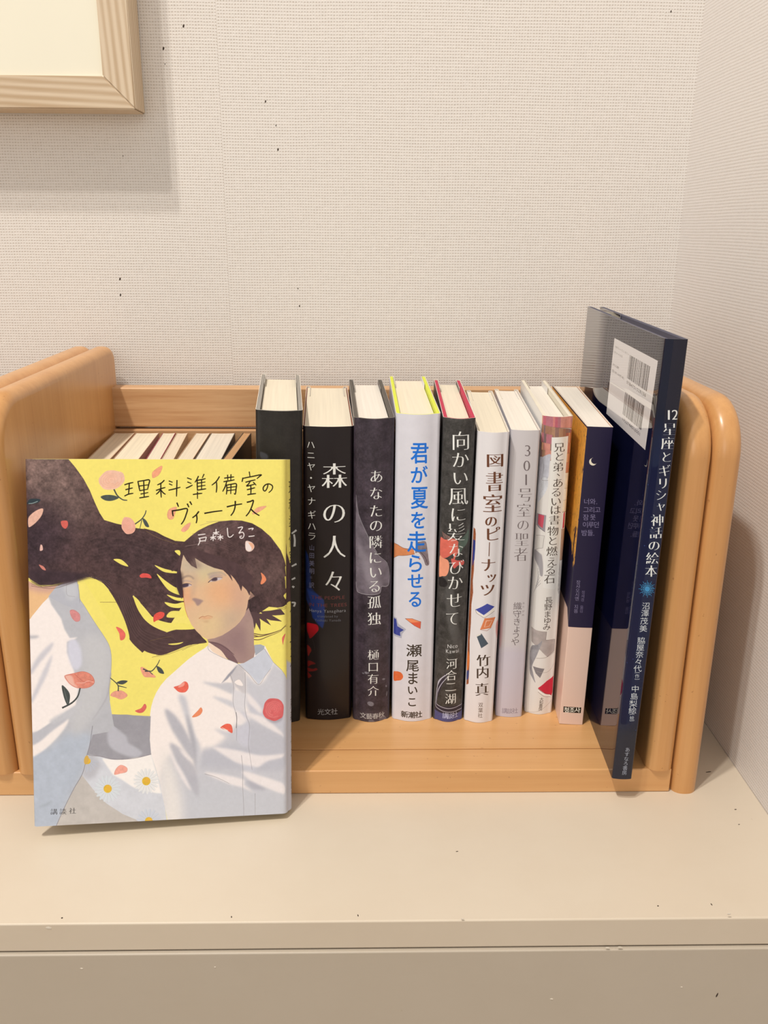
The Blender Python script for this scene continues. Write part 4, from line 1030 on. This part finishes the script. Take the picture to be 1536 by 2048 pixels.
# nose, mouth, ear
p.poly(B(308, 898, 350, 890, 430, 915, 425, 930, 372, 976, 340, 935), (166, 136, 128), bl=2)
p.stroke(B(386, 1120, 420, 1098, 450, 1100, 490, 1088, 540, 1102), (182, 118, 82), 1.4, .6); p.poly(B(400, 1118, 450, 1104, 540, 1104, 500, 1122, 440, 1126), (222, 158, 118), bl=3, a=.8); p.poly(B(430, 1150, 480, 1142, 500, 1152, 460, 1165), (200, 160, 120), bl=3, a=.7)
p.poly(B(940, 815, 1000, 850, 1018, 866, 985, 890, 950, 900, 970, 860), (152, 118, 104), smooth=False); p.stroke(B(885, 752, 940, 800, 1020, 866, 950, 908), (110, 84, 76), .8, smooth=False)
# fringe over face
fr = p.poly(B(200, 340, 330, 330, 500, 380, 800, 480, 1000, 640, 960, 860, 930, 800, 880, 745, 866, 810, 838, 740, 790, 668, 742, 615, 768, 696, 718, 625, 660, 570, 560, 545, 480, 512, 400, 470, 340, 432, 352, 490, 365, 552, 300, 520, 245, 460, 208, 395, 190, 470, 176, 560, 186, 650, 198, 740, 204, 830, 190, 900, 160, 840, 130, 760, 120, 660, 150, 540, 90, 582, 70, 580, 130, 500, 160, 420, 190, 350), (84, 62, 62), smooth=False, keep=True, tex=.12, texc=18)
p.poly(B(290, 500, 330, 430, 380, 470, 420, 530, 365, 552), (146, 122, 108), bl=6, a=.5); p.poly(B(120, 640, 190, 600, 200, 800, 195, 880, 150, 800), (60, 44, 48), bl=5, a=.8)
for i in range(13):
    k_ = i / 12
    p.stroke([(x + (k_ - .5) * dx, y + (k_ - .5) * dy) for (x, y), dx, dy in zip(B(330, 200, 620, 240, 900, 400, 1080, 640, 1200, 860), (6, 20, 34, 44, 40), (16, 34, 44, 40, 30))], (118, 94, 88) if i % 2 else HAIRD, .9, .4, a=.3)
for q in ((300, 450, 330, 500, 352, 550), (240, 380, 270, 450, 300, 520), (420, 440, 520, 500, 640, 560), (700, 540, 740, 600, 766, 690), (820, 600, 850, 700, 868, 800), (560, 480, 640, 530, 720, 620)):
    p.stroke(B(*q), HAIRD, 1.0, .4, a=.6)
for q in ((470, 20, 640, 10, 800, 12), (400, 60, 560, 20, 760, 8), (1180, 170, 1290, 320, 1370, 440)):
    p.stroke(B(*q), (140, 116, 106), .9, .4, a=.5)
# white shirt, girl on the right
shirt = E_(592, 55, 560, 82, 480, 132, 400, 190, 330, 250, 250, 322, 170, 392, 110, 462, 62, 540, 32, 610, 12, 680, 0, 760) + F(1228, 120, 1225, 260, 1240, 350, 1290, 500, 1330, 640, 1350, 760, 1382, 900, 1412, 1050) + E_(100, 1900, 1500, 1850, 1600, 1700, 1600, 480, 1500, 440, 1455, 410, 1400, 350, 1340, 302, 1262, 228, 1212, 130, 1178, 62, 1130, 44, 1068, 50, 1075, 120, 1060, 182, 960, 235, 900, 242, 830, 212, 740, 178, 640, 120)
S1, S2, S3 = (248, 234, 224), (204, 200, 202), (184, 180, 184)
shm = p.poly(shirt, S1, smooth=False, keep=True)
kw = dict(clip=shm)
p.poly(E_(905, 248, 1110, 455, 1240, 285, 1262, 228, 1340, 300, 1600, 460, 1600, 1800, 1000, 1850, 900, 1700, 960, 1000, 1020, 800, 980, 600, 970, 330), (206, 202, 204), bl=6, **kw)
p.poly(E_(470, 1360, 500, 1200, 545, 1130, 650, 1105, 760, 1010, 870, 880, 1000, 830, 1600, 980, 1600, 1900, 150, 1900, 120, 1560, 110, 1400, 190, 1180, 300, 1240, 400, 1380), (202, 198, 200), bl=9, tex=.02, **kw)
p.poly(E_(650, 1105, 870, 1080, 1380, 1180, 1350, 1330, 950, 1330, 560, 1300, 480, 1360, 540, 1130), (190, 187, 192), bl=10, a=.8, **kw)
p.poly(E_(480, 1430, 900, 1500, 1450, 1620, 1450, 1800, 500, 1850, 300, 1700), (200, 198, 200), bl=30, a=.8, **kw)
p.poly(E_(130, 1100, 260, 1350, 330, 1700, 300, 1900, 150, 1900, 100, 1400), (236, 226, 216), bl=18, a=.9, **kw)
p.poly(E_(960, 1000, 1020, 840, 1420, 1010, 1400, 1160, 1050, 1160, 960, 1080), (194, 190, 194), bl=10, a=.8, **kw)
p.poly(E_(1000, 560, 1150, 640, 1400, 820, 1420, 960, 1180, 800, 1030, 720), (200, 196, 202), bl=8, a=.6, **kw)
for q, c, b_, a_ in (((150, 708, 245, 760, 335, 880, 400, 1000, 450, 1100, 452, 1220, 400, 1190, 300, 1040, 210, 890), S3, 5, .95), ((290, 570, 365, 590, 412, 800, 455, 960, 520, 1120, 490, 1390, 430, 1120, 390, 900, 330, 700), S2, 6, 1), ((370, 760, 430, 900, 470, 1100, 465, 1340, 430, 1120), (172, 168, 172), 5, .8),
                     ((200, 1060, 310, 1110, 405, 1230, 470, 1340, 500, 1600, 400, 1480, 280, 1270), S3, 5, .9), ((535, 430, 700, 442, 852, 440, 856, 552, 720, 500), (198, 194, 196), 4, .9), ((640, 578, 760, 600, 860, 640, 866, 696, 760, 650), (206, 202, 204), 4, .9),
                     ((660, 910, 760, 930, 890, 980, 890, 1030, 780, 990), (206, 202, 204), 5, .9), ((870, 700, 990, 740, 1010, 880, 930, 830), (206, 202, 206), 4, .9), ((850, 520, 980, 545, 985, 640, 960, 740, 860, 700), (220, 214, 214), 4, .9), ((890, 900, 1010, 880, 1005, 1090, 900, 1040), (206, 202, 208), 4, .9),
                     ((990, 1430, 1100, 1460, 1180, 1530, 1040, 1520), (176, 172, 178), 6, .8), ((960, 1200, 1050, 1180, 1070, 1340, 960, 1330), (208, 204, 208), 5, .8)):
    p.poly(E_(*q), c, bl=b_, a=a_, **kw)
for q in ((990, 540, 1060, 600, 1140, 700, 1132, 752, 1060, 690, 1002, 630), (985, 740, 1080, 760, 1180, 800, 1290, 890, 1385, 990, 1180, 885, 1000, 772), (650, 1095, 900, 1130, 1130, 1180, 1385, 1165, 1340, 1205, 1200, 1240, 1110, 1300, 1040, 1290, 900, 1260, 760, 1180), (555, 1358, 700, 1368, 950, 1425, 965, 1480, 1060, 1560, 950, 1510, 800, 1470), (950, 1340, 1150, 1395, 1385, 1480, 1385, 1578, 1160, 1500, 1000, 1420), (192, 1110, 270, 1250, 350, 1380, 420, 1540, 350, 1460, 240, 1260), (300, 1110, 380, 1170, 410, 1235, 340, 1180), (880, 720, 960, 780, 985, 830, 900, 870)):
    p.poly(E_(*q), (240, 228, 222), bl=4, a=.95, **kw)
# collar
p.poly(E_(592, 55, 640, 118, 740, 178, 830, 213, 900, 245, 780, 352, 725, 445, 640, 380, 560, 300, 520, 200), S1, smooth=False, clip=shm)
p.poly(E_(1066, 50, 1130, 44, 1172, 62, 1168, 92, 1078, 160), (170, 172, 178), smooth=False)
p.poly(E_(905, 248, 960, 235, 1080, 165, 1172, 90, 1262, 226, 1235, 290, 1112, 455, 1010, 340), (206, 206, 212), smooth=False, tex=.03)
p.poly(E_(820, 352, 900, 250, 970, 320, 975, 540, 900, 500, 850, 440), (206, 198, 196), bl=3, clip=shm)
p.poly(E_(765, 428, 815, 375, 832, 436), S1, smooth=False); p.poly(E_(865, 430, 915, 405, 952, 465, 900, 460), S1)
p.poly(E_(728, 445, 800, 350, 900, 250, 850, 330, 790, 400), (160, 156, 162), smooth=False, bl=1)
for q in ((592, 60, 610, 110, 740, 178, 830, 213, 905, 246), (905, 248, 1010, 345, 1110, 455, 1180, 365, 1236, 290), (1172, 90, 1262, 228), (820, 352, 855, 470, 850, 640, 885, 790, 885, 1028), (972, 330, 975, 540, 968, 660, 985, 780, 1018, 880, 1006, 1060, 1022, 1180, 1045, 1330), (935, 1180, 950, 1330, 948, 1480, 958, 1700, 958, 1810), (1075, 1570, 1075, 1790), (560, 1370, 680, 1405, 810, 1468)):
    p.stroke(E_(*q), (150, 142, 144), .9, .6, a=.85)
p.stroke(E_(880, 740, 888, 800, 882, 900), (110, 104, 106), 1.0); p.stroke(E_(1262, 228, 1340, 300, 1400, 350, 1500, 440), (150, 146, 150), .7)
# girl on the left: skirt, arm, shirt, neck
p.poly(F(-40, 1120, 270, 1085, 350, 900, 450, 700, 540, 540, 640, 690, 800, 830, 1000, 960, 1160, 1046, 1160, 1150, -40, 1150), (196, 186, 176), smooth=False, tex=.05, texc=40)
sk = p.poly(F(585, 348, 720, 372, 860, 402, 1060, 392, 1240, 350, 1290, 500, 1330, 640, 1352, 760, 1382, 900, 1414, 1100, 1160, 1050, 950, 962, 780, 852, 640, 702, 530, 560), (212, 210, 212), smooth=False, keep=True, tex=.03)
p.poly(F(735, 392, 880, 404, 1242, 352, 1300, 560, 1345, 748, 1290, 748, 1060, 690, 940, 610, 850, 560), (248, 238, 228), smooth=False, bl=2)
p.poly(F(580, 350, 680, 380, 720, 460, 640, 600, 530, 560), (190, 186, 188), bl=8, clip=sk)
DG = p.poly(F(845, -60, 1236, -40, 1226, 200, 1240, 352, 1150, 372, 980, 400, 840, 402, 720, 372, 588, 350, 620, 150, 660, -60), (162, 157, 160), smooth=False, keep=True, tex=.04)
p.poly(F(840, -60, 868, 62, 980, 160, 1006, 232, 1100, 290, 1150, 345, 1060, 380, 900, 330, 800, 240, 800, 60), (190, 186, 190), bl=4, clip=DG)
p.poly(Dz(925, 1275, 1100, 1275, 1180, 1285, 1330, 1305, 1330, 1420, 1020, 1430, 960, 1390), (160, 155, 158), smooth=False, tex=.04)
p.stroke(F(620, 150, 600, 260, 588, 350, 720, 372, 860, 402, 1060, 392, 1240, 350), (140, 130, 132), 1.0)
body = Dz(60, 80, 280, 0, 600, -60, 600, 0, 612, 90, 660, 165, 722, 265, 790, 370, 852, 462, 902, 545, 925, 612, 935, 700, 930, 850, 912, 1000, 918, 1130, 940, 1270, 962, 1390) + F(860, 60, 800, 120, 640, 150, 612, 250, 585, 350, 540, 540, 450, 700, 350, 900, 262, 1100, -40, 1150, -40, 0)
bd = p.poly(body, (190, 187, 188), smooth=False, keep=True, tex=.03)
p.poly(F(-40, 420, 200, 280, 400, 120, 640, 160, 585, 350, 540, 540, 450, 700, 350, 900, 262, 1100, -40, 1150), (184, 188, 196), bl=12, clip=bd, tex=.04)
p.poly(Dz(640, 480, 850, 480, 930, 700, 900, 1000, 820, 1200, 700, 1350, 560, 1500, 520, 1300, 620, 1000, 640, 760), (200, 196, 194), bl=16, clip=bd)
wh = p.poly(Dz(80, 240, 200, 150, 290, 66, 322, 150, 420, 290, 455, 400, 510, 492, 560, 486, 590, 482, 550, 510, 482, 530, 482, 640, 545, 800, 600, 990, 570, 1180, 352, 1330, 130, 1482, 60, 1500), S1, smooth=False, keep=True, bl=2)
for q, c, a_ in (((100, 470, 185, 468, 185, 486, 100, 498), (180, 176, 178), .9), ((115, 800, 200, 660, 330, 538, 322, 600, 200, 750, 118, 860), (204, 198, 200), .9), ((120, 1100, 180, 960, 235, 830, 330, 660, 290, 830, 200, 1020, 120, 1160), (206, 200, 202), .9), ((490, 540, 560, 505, 620, 600, 630, 760, 560, 820, 500, 700), (216, 212, 220), .9), ((300, 1340, 480, 1230, 640, 1150, 560, 1260, 400, 1380), (200, 196, 196), .8)):
    p.poly(Dz(*q), c, bl=4, a=a_)
p.poly(F(-30, 160, 120, 100, 250, 40, 380, -20, 290, 90, 150, 190, -30, 290), (192, 188, 190), bl=3); p.poly(F(-30, 300, 100, 220, 230, 110, 340, 30, 400, -10, 350, 90, 235, 225, 110, 330, -30, 400), (246, 232, 222), bl=3)
p.poly(F(100, 880, 180, 845, 240, 830, 180, 870, 110, 900), (160, 164, 168), bl=4, a=.6)
p.stroke(Dz(602, 0, 612, 90, 660, 165, 722, 265, 790, 370, 852, 462, 902, 545, 925, 612, 935, 700, 930, 850, 912, 1000, 918, 1130), (160, 156, 160), .8)
p.stroke(F(640, 60, 612, 250, 585, 350, 540, 540, 450, 700, 350, 900, 270, 1080), (138, 132, 136), 1.1)
p.stroke(Dz(930, 850, 900, 1060, 830, 1200, 740, 1330), (168, 162, 166), 2.0, .8, bl=2)
nk2 = p.poly(C(80, 1340, 200, 1400, 390, 1385, 300, 1500, 230, 1570, 100, 1730, 60, 1760), (236, 188, 136), smooth=False, keep=True)
p.poly(C(80, 1330, 200, 1390, 400, 1370, 360, 1440, 250, 1460, 90, 1420), (206, 160, 146), bl=9, a=.9, clip=nk2)
p.poly(C(370, 1400, 470, 1350, 580, 1320, 612, 1560, 660, 1600, 600, 1640, 420, 1570, 290, 1500), (186, 184, 188), smooth=False); p.poly(C(440, 1370, 560, 1330, 590, 1480, 500, 1540), (204, 202, 202), bl=5, a=.7)
p.stroke(C(478, 1360, 480, 1480, 560, 1500), (166, 160, 162), .7); p.stroke(C(580, 1325, 604, 1450, 612, 1560), (150, 146, 148), .8)
p.poly(A(140, 655, 190, 695, 320, 690, 430, 655, 400, 640, 150, 620), (66, 50, 54), bl=5, tex=.2, texc=20)
for q in ((150, 690, 220, 706, 330, 682, 430, 655), (150, 700, 260, 712, 400, 668, 470, 668)): p.stroke(A(*q), (84, 62, 60), .6)
p.grain(.018, 10)
# flowers and petals
ROS, RSH = (242, 192, 164), (228, 160, 132)
def rose(c, rx, ry, ang, base, dark, lines=5):
    p.ell(c, rx, ry, ang, base, n=14, wob=.12, tex=.06, texc=10)
    for i in range(lines):
        k_ = 1 - (i + .6) / lines; a0 = 40 * i
        q = []
        for j in range(9):
            t_ = R(a0 + j * 34); x, y = rx * k_ * .92 * math.cos(t_), ry * k_ * .92 * math.sin(t_)
            q.append((c[0] + x * math.cos(R(ang)) - y * math.sin(R(ang)), c[1] + x * math.sin(R(ang)) + y * math.cos(R(ang))))
        p.stroke(q, dark, 1.5, .8, bl=1, a=.7)
STEM = (74, 76, 72)
p.stroke(C(955, 385, 975, 430, 1000, 470, 1050, 508, 1095, 515), STEM, 3, 2); p.poly(C(825, 480, 880, 460, 960, 465, 1012, 490, 940, 520, 870, 515), (78, 84, 78), tex=.12, texc=8)
rose(C(935, 305)[0], 26.5, 19, -14, ROS, (232, 166, 130))
p.stroke(C(1172, 762, 1240, 712, 1278, 660, 1290, 620), STEM, 2.4, 1.8); p.poly(C(1252, 700, 1290, 720, 1322, 785, 1282, 778), (78, 84, 78), tex=.1, texc=8); p.stroke(C(1246, 720, 1235, 770, 1218, 835), STEM, 1.6, 1)
rose(C(1110, 775)[0], 14, 18, -18, (240, 178, 154), (222, 148, 124))
PT = [(C, (1355, 283, 1358, 225, 1440, 165, 1456, 182, 1425, 250, 1372, 285), (242, 164, 124)), (C, (85, 787, 82, 700, 150, 630, 232, 598, 226, 660, 182, 722, 130, 770), (228, 178, 154)), (C, (420, 730, 480, 725, 491, 770, 465, 806, 430, 782), (214, 100, 88)), (C, (203, 1030, 210, 972, 228, 978, 234, 1022), (226, 180, 164)), (C, (193, 1174, 240, 1192, 264, 1230, 230, 1222), (212, 130, 114)), (C, (1224, 1285, 1260, 1262, 1322, 1272, 1346, 1312, 1290, 1306, 1240, 1308), (220, 86, 78)),
      (Tt, (432, 500, 450, 450, 510, 432, 500, 480, 480, 530, 445, 532), (240, 168, 128)), (Tt, (548, 626, 580, 585, 626, 562, 610, 610, 575, 638), (240, 166, 134)), (Tt, (1138, 486, 1180, 438, 1256, 424, 1210, 462, 1160, 490), (240, 170, 134)),
      (Dz, (510, 212, 555, 204, 610, 248, 612, 310, 570, 322, 528, 280), (214, 140, 136)), (Dz, (983, 378, 1040, 400, 1078, 450, 1066, 500, 1028, 512, 1018, 450), (232, 110, 96)), (Dz, (1368, 325, 1372, 258, 1430, 223, 1478, 238, 1462, 282, 1400, 312), (228, 86, 74)), (Dz, (1178, 1236, 1240, 1210, 1276, 1165, 1294, 1200, 1262, 1248, 1218, 1258), (224, 106, 96)),
      (Dz, (925, 1080, 960, 1040, 1040, 1030, 1100, 1078, 1040, 1118, 980, 1100), (234, 160, 134)), (Dz, (1232, 800, 1270, 795, 1388, 886, 1330, 892, 1268, 884), (238, 160, 130)),
      (B, (918, 240, 985, 254, 1016, 300, 992, 346, 950, 360, 916, 332), (238, 206, 190)), (B, (1090, 598, 1130, 632, 1150, 682, 1110, 727, 1085, 722, 1102, 660), (234, 140, 98)), (B, (1338, 1342, 1412, 1294, 1370, 1372, 1356, 1422), (232, 112, 100)),
      (E_, (244, 480, 300, 462, 350, 425, 383, 440, 392, 490, 360, 532, 300, 532, 260, 502), (234, 106, 86)), (E_, (430, 786, 490, 722, 520, 690, 536, 722, 515, 762, 470, 786), (238, 142, 100)), (E_, (722, 892, 780, 858, 832, 872, 842, 950, 790, 925, 740, 908), (236, 104, 82)), (F, (863, 558, 880, 500, 930, 460, 992, 488, 988, 530, 930, 546), (240, 166, 146))]
for z_, q, c in PT:
    p.poly(z_(*q), c, tex=.08, texc=8); p.stroke(z_(*q), tuple(x * .82 for x in c), .5, a=.6)
p.poly(B(950, 262, 990, 262, 1012, 300, 985, 335), (236, 176, 142)); p.poly(B(930, 250, 985, 320, 955, 355, 920, 325), (240, 222, 212))
p.poly(E_(300, 462, 350, 430, 345, 468, 290, 486), (244, 160, 140)); p.poly(E_(730, 892, 800, 925, 770, 920), (244, 220, 206))
p.poly(C(75, 530, 110, 500, 206, 505, 180, 540, 75, 555), (52, 62, 66)); p.stroke(C(90, 548, 130, 545, 180, 525), (150, 164, 160), 1.4)
p.poly(Dz(456, 880, 560, 850, 650, 835, 730, 870, 762, 945, 700, 997, 590, 1002, 510, 960), (224, 138, 116), tex=.1, texc=10)
p.poly(Dz(456, 880, 530, 880, 560, 960, 600, 1000, 510, 962), (238, 182, 162), bl=2); p.stroke(Dz(560, 860, 640, 930, 700, 945, 752, 920), (196, 100, 86), .8); p.stroke(Dz(580, 950, 650, 950, 700, 930, 756, 946), (244, 190, 172), 1.0); p.stroke(Dz(456, 880, 560, 850, 650, 835, 730, 870, 762, 945, 700, 997, 590, 1002, 510, 960, 456, 880), (196, 104, 88), .7)
p.stroke(Dz(615, 1005, 590, 1090, 530, 1155, 435, 1205), STEM, 2.6, 3.6); p.poly(Dz(428, 975, 490, 1028, 512, 1090, 492, 1182, 450, 1100), (76, 80, 76), tex=.1, texc=8); p.stroke(Dz(450, 1010, 490, 1160), (120, 124, 118), .8)
p.stroke(Dz(1005, 1032, 1000, 970, 925, 900), STEM, 2.4, 1.6); p.poly(Dz(988, 950, 1040, 925, 1102, 932, 1050, 966), (76, 80, 76)); p.stroke(Dz(1008, 980, 1090, 1000), STEM, 2.2, 1.2)
p.stroke(Dz(1262, 808, 1340, 832, 1400, 772, 1430, 715), STEM, 2.6, 1.4); p.poly(Dz(1398, 778, 1450, 805, 1474, 856, 1420, 842), (76, 80, 76)); p.stroke(Dz(1280, 832, 1330, 830), STEM, 2.2); p.stroke(Dz(1330, 840, 1356, 862), STEM, 1.5)
c_ = E_(1270, 710)[0]
p.ell((c_[0] + 1, c_[1] + 5), 21, 22, 0, (150, 140, 146), bl=4, a=.6)
rose(c_, 22, 23, 10, (214, 100, 98), (176, 62, 70), 6); rose(c_, 19, 20, 60, (216, 104, 102), (236, 148, 140), 5)
def daisy(c, r, rd, n=16, a=.9, col=(216, 218, 218), half=None):
    for i in range(n):
        if half and not (half[0] <= i / n <= half[1]): continue
        t_ = 2 * math.pi * i / n + .1; k_ = .62
        x, y = c[0] + r * k_ * math.cos(t_), c[1] + r * k_ * math.sin(t_)
        p.ell((x, y), r * .38, r * .13, math.degrees(t_), col, a=a, n=10); 
        p.stroke([(c[0] + r * .3 * math.cos(t_ + .1), c[1] + r * .3 * math.sin(t_ + .1)), (c[0] + r * .98 * math.cos(t_ + .08), c[1] + r * .98 * math.sin(t_ + .08))], (172, 172, 174), .7, .4, a=.6)
    p.ell(c, rd, rd, 0, (224, 180, 62), tex=.08, texc=6); p.ell((c[0] + rd * .2, c[1] - rd * .2), rd * .6, rd * .6, 0, (240, 180, 76), a=.6, bl=2)
daisy(F(795, 703)[0], 27, 8.2, 18); daisy(F(1190, 625)[0], 26, 8.4, 18, col=(232, 228, 222)); daisy(F(1216, 1032)[0], 25, 7.6, 16, col=(204, 206, 212))
daisy(F(590, 420)[0], 23, 6, 16, col=(190, 190, 196), a=.7, half=(0, .3)); p.ell(F(577, 408)[0], 4.6, 9, 10, (214, 170, 84))
# hand-lettered title
K = (38, 30, 8)
tit = [(80, 247, 118, 235, 150, 228), (88, 288, 118, 280, 145, 274), (118, 238, 116, 280, 112, 322), (80, 340, 112, 325, 150, 318), (190, 220, 198, 260, 206, 298), (190, 220, 240, 212, 285, 208, 278, 250, 270, 285), (200, 258, 272, 248), (208, 296, 270, 284), (238, 220, 240, 290, 242, 348), (214, 324, 274, 312), (204, 356, 242, 350, 280, 344),
       (408, 210, 385, 232, 352, 248), (342, 294, 380, 280, 416, 270), (380, 240, 380, 300, 384, 352), (378, 286, 362, 308, 342, 326), (384, 294, 400, 314, 418, 326), (448, 216, 476, 226), (450, 240, 474, 250), (446, 292, 490, 282, 541, 268), (514, 210, 512, 280, 510, 343),
       (600, 190, 634, 203), (602, 224, 632, 236), (590, 275, 615, 264, 642, 250), (692, 176, 678, 205, 664, 226), (682, 206, 682, 250, 684, 292), (738, 160, 724, 190), (684, 210, 720, 204, 750, 196), (686, 234, 748, 224), (684, 262, 748, 252), (682, 292, 720, 286, 754, 280), (718, 206, 718, 286), (648, 328, 685, 322, 722, 318), (684, 306, 684, 362),
       (866, 180, 840, 220, 804, 250), (842, 228, 844, 270, 840, 310), (908, 192, 950, 186, 986, 182), (934, 166, 936, 208), (962, 162, 960, 206), (902, 222, 950, 214, 990, 206), (928, 214, 915, 260, 894, 302), (926, 250, 928, 290, 924, 326), (926, 250, 970, 242, 1006, 240, 1004, 285, 998, 324, 988, 320), (928, 272, 1002, 262), (928, 296, 1000, 288), (962, 246, 960, 322),
       (1114, 140, 1120, 182), (1060, 190, 1058, 206, 1054, 222), (1060, 194, 1130, 180, 1212, 164, 1196, 180, 1178, 196), (1084, 226, 1125, 215, 1164, 206), (1124, 214, 1108, 240, 1092, 258, 1130, 250, 1164, 240), (1148, 226, 1170, 250), (1096, 288, 1130, 280, 1160, 272), (1126, 256, 1128, 290, 1126, 326), (1100, 330, 1135, 324, 1168, 320),
       (1270, 240, 1262, 275, 1246, 298, 1232, 292, 1230, 270, 1248, 248, 1275, 240, 1300, 250, 1308, 268, 1298, 292, 1276, 312)]
for q in tit: p.stroke(Tt(*q), K, 2.3, 1.8, mid=2.5)
for q in ((514, 398, 526, 428), (476, 462, 478, 485, 482, 506), (474, 464, 530, 456, 598, 446, 588, 500, 570, 545, 550, 574), (600, 406, 612, 432), (622, 388, 636, 412), (694, 470, 672, 498, 644, 520), (676, 498, 680, 530, 674, 564), (744, 484, 810, 472, 888, 462), (930, 430, 990, 416, 1052, 406), (998, 384, 996, 430, 984, 470, 962, 502), (1096, 392, 1122, 386, 1148, 378, 1134, 430, 1112, 476, 1088, 506), (1128, 450, 1160, 480, 1196, 502)):
    p.stroke(Tt(*q), K, 3.0, 2.3)
for q in ((690, 664, 718, 660, 748, 656), (696, 692, 730, 686, 756, 682, 752, 700, 748, 716), (700, 716, 750, 710), (702, 692, 704, 716, 690, 748), (815, 646, 862, 638), (838, 616, 838, 664), (836, 646, 820, 658), (840, 646, 858, 660), (792, 684, 838, 676), (814, 660, 814, 712), (812, 684, 794, 702), (816, 684, 834, 698), (850, 680, 896, 674), (872, 660, 874, 708), (872, 682, 856, 698), (876, 682, 896, 692),
          (932, 606, 934, 640, 940, 676, 960, 680, 982, 660), (1020, 604, 1058, 598, 1040, 630, 1028, 650, 1056, 640, 1070, 660, 1062, 686, 1042, 690, 1036, 678, 1052, 672), (1108, 614, 1146, 608, 1136, 622), (1110, 676, 1134, 674, 1156, 670)):
    p.stroke(Tt(*q), (240, 228, 220), 2.1, 1.8)
p.col_text('講談社', [(108, 1623), (126, 1622.5), (145, 1621)], 15, 13, col=(54, 50, 48), thin=1)
# spine of the yellow book, just round the edge
p.mm_per_px = 0.256
p.poly([(0.5, 0), (T, 0), (T, 78), (0.5, 86)], (206, 204, 210), smooth=False, mm=True, bl=3); p.poly([(0.5, 118), (T, 116), (T, 142), (6, 138), (0.5, 150)], HAIR, smooth=False, mm=True, bl=1)
sv = p.f
p.f = lambda u, v: (u, v)
for i, c in enumerate('理科準備室のヴィーナス'):
    p.ch(c, T / 2 + .6, 180 - i * 9.6, 8.2, -8.6, col=K, grow=-1)
for i, c in enumerate('戸森しるこ'):
    p.ch(c, T / 2, 60 - i * 7, 6, -6.2, col=(70, 64, 62), grow=-1)
p.col_text('講談社', [(T / 2, 17), (T / 2, 9)], 4, -3.8, col=(60, 56, 54))
p.f = sv
root = make_book(M, T, H, D, 'yellow hardcover with two painted girls on its cover, propped upright in front of the rack', p, 'yellow_cover_print', board=(236, 224, 150), page=M_PAGE_CREAM, b_=2.2, r=3.2, fwd=0.0, ill=(1.07, .99, .885), u0=-D, u1=T, flap=60, rough=.62, coat=0.0, spec=.25, group=None)

# ---- small paperbacks lying low behind the yellow book: only their tops show
ZT = 0.1700
small = [  # back-left, back-right, front-left, front-right of each block top, in the photograph
    ('small paperback pressed against the left end panel, its top partly shaded', (228, 868), (266, 868), (184, 912), (223, 912), (228, 214, 192), (196, 160, 130)),
    ('thick cream small paperback, second from the left end panel behind the yellow book', (273, 869), (311, 870), (233, 912), (281, 912), (236, 228, 206), (204, 172, 150)),
    ('slim small paperback with magenta edged cover, third from the left end panel', (325, 871), (345, 872), (298, 913), (322, 913), (234, 226, 206), (176, 92, 108)),
    ('slim worn paperback, fourth from the left end panel, right of the magenta edged one', (355, 869), (371, 869), (328, 913), (349, 913), (232, 218, 196), (214, 190, 160)),
    ('paperback with splayed uneven pages, behind the yellow book', (391, 871), (414, 871), (359, 914), (387, 914), (232, 220, 200), (204, 170, 140)),
    ('thick pale paperback nearest the bare back panel, behind the yellow book', (424, 868), (466, 869), (395, 914), (443, 914), (232, 224, 210), (120, 112, 104)),
]
for k_, (lab, bl_, br_, fl_, fr_, pc, cc) in enumerate(small):
    a1, a2, a3, a4 = [on_plane(u, v, 2, ZT) for u, v in (bl_, br_, fl_, fr_)]
    mb, mf = (a1 + a2) / 2, (a3 + a4) / 2
    yaw = math.atan2(-(mb.x - mf.x), (mb.y - mf.y))
    Tw = ((a2 - a1).length + (a4 - a3).length) / 2 * 1000 + 1.6
    Dk, Hk = 104.0, 154.4
    back = 0.6215
    t_ = (back - mf.y) / (mb.y - mf.y)
    cx, cy = mf.x + (mb.x - mf.x) * t_, back
    sx = cx + math.sin(yaw) * Dk / 1000; sy = cy - math.cos(yaw) * Dk / 1000 - .001
    Mk = Matrix.Translation((sx, sy, ZB + .00012)) @ Matrix.Rotation(yaw, 4, 'Z')
    rt = empty('small_book', lab, 'book', Mk, 'small paperbacks low at the left end of the rack')
    cmat = plain('small_cover_%d' % k_, cc, .5)
    sheet('cover', wrap(Tw, Dk, .2, .5, 0, 0), .35, 0, Hk, 0, 1, Hk, [cmat, cmat], rt)
    x = Tw / 2 - .45
    block('page_block', Tw, Dk, .2, .2, Hk - .3, -x, x, Dk - .8, pages_mat('small_pages_%d' % k_, pc, .16), rt)
# the thin leaning one at the end of that row
a1, a2 = on_plane(487, 869, 2, ZT), on_plane(452, 915, 2, ZT)
yaw = math.atan2(-(a1.x - a2.x), (a1.y - a2.y))
Mk = Matrix.Translation((a1.x - .0012 + math.sin(yaw) * .104,   .6205 - math.cos(yaw) * .104, ZB + .0003)) @ Matrix.Rotation(yaw, 4, 'Z') @ Matrix.Rotation(R(1.2), 4, 'Y')
rt = empty('small_book', 'thin small book with brown page top and charcoal cover, last of the low row', 'book', Mk, 'small paperbacks low at the left end of the rack')
cm_ = plain('charcoal_cover', (84, 78, 74), .5)
sheet('cover', wrap(6.0, 104, .2, .5, 0, 0), .35, 0, 154.4, 0, 1, 154.4, [cm_, cm_], rt)
block('page_block', 6.0, 104, .2, .2, 154.1, -2.5, 2.5, 103, pages_mat('brown_pages', (206, 164, 122), .2), rt)
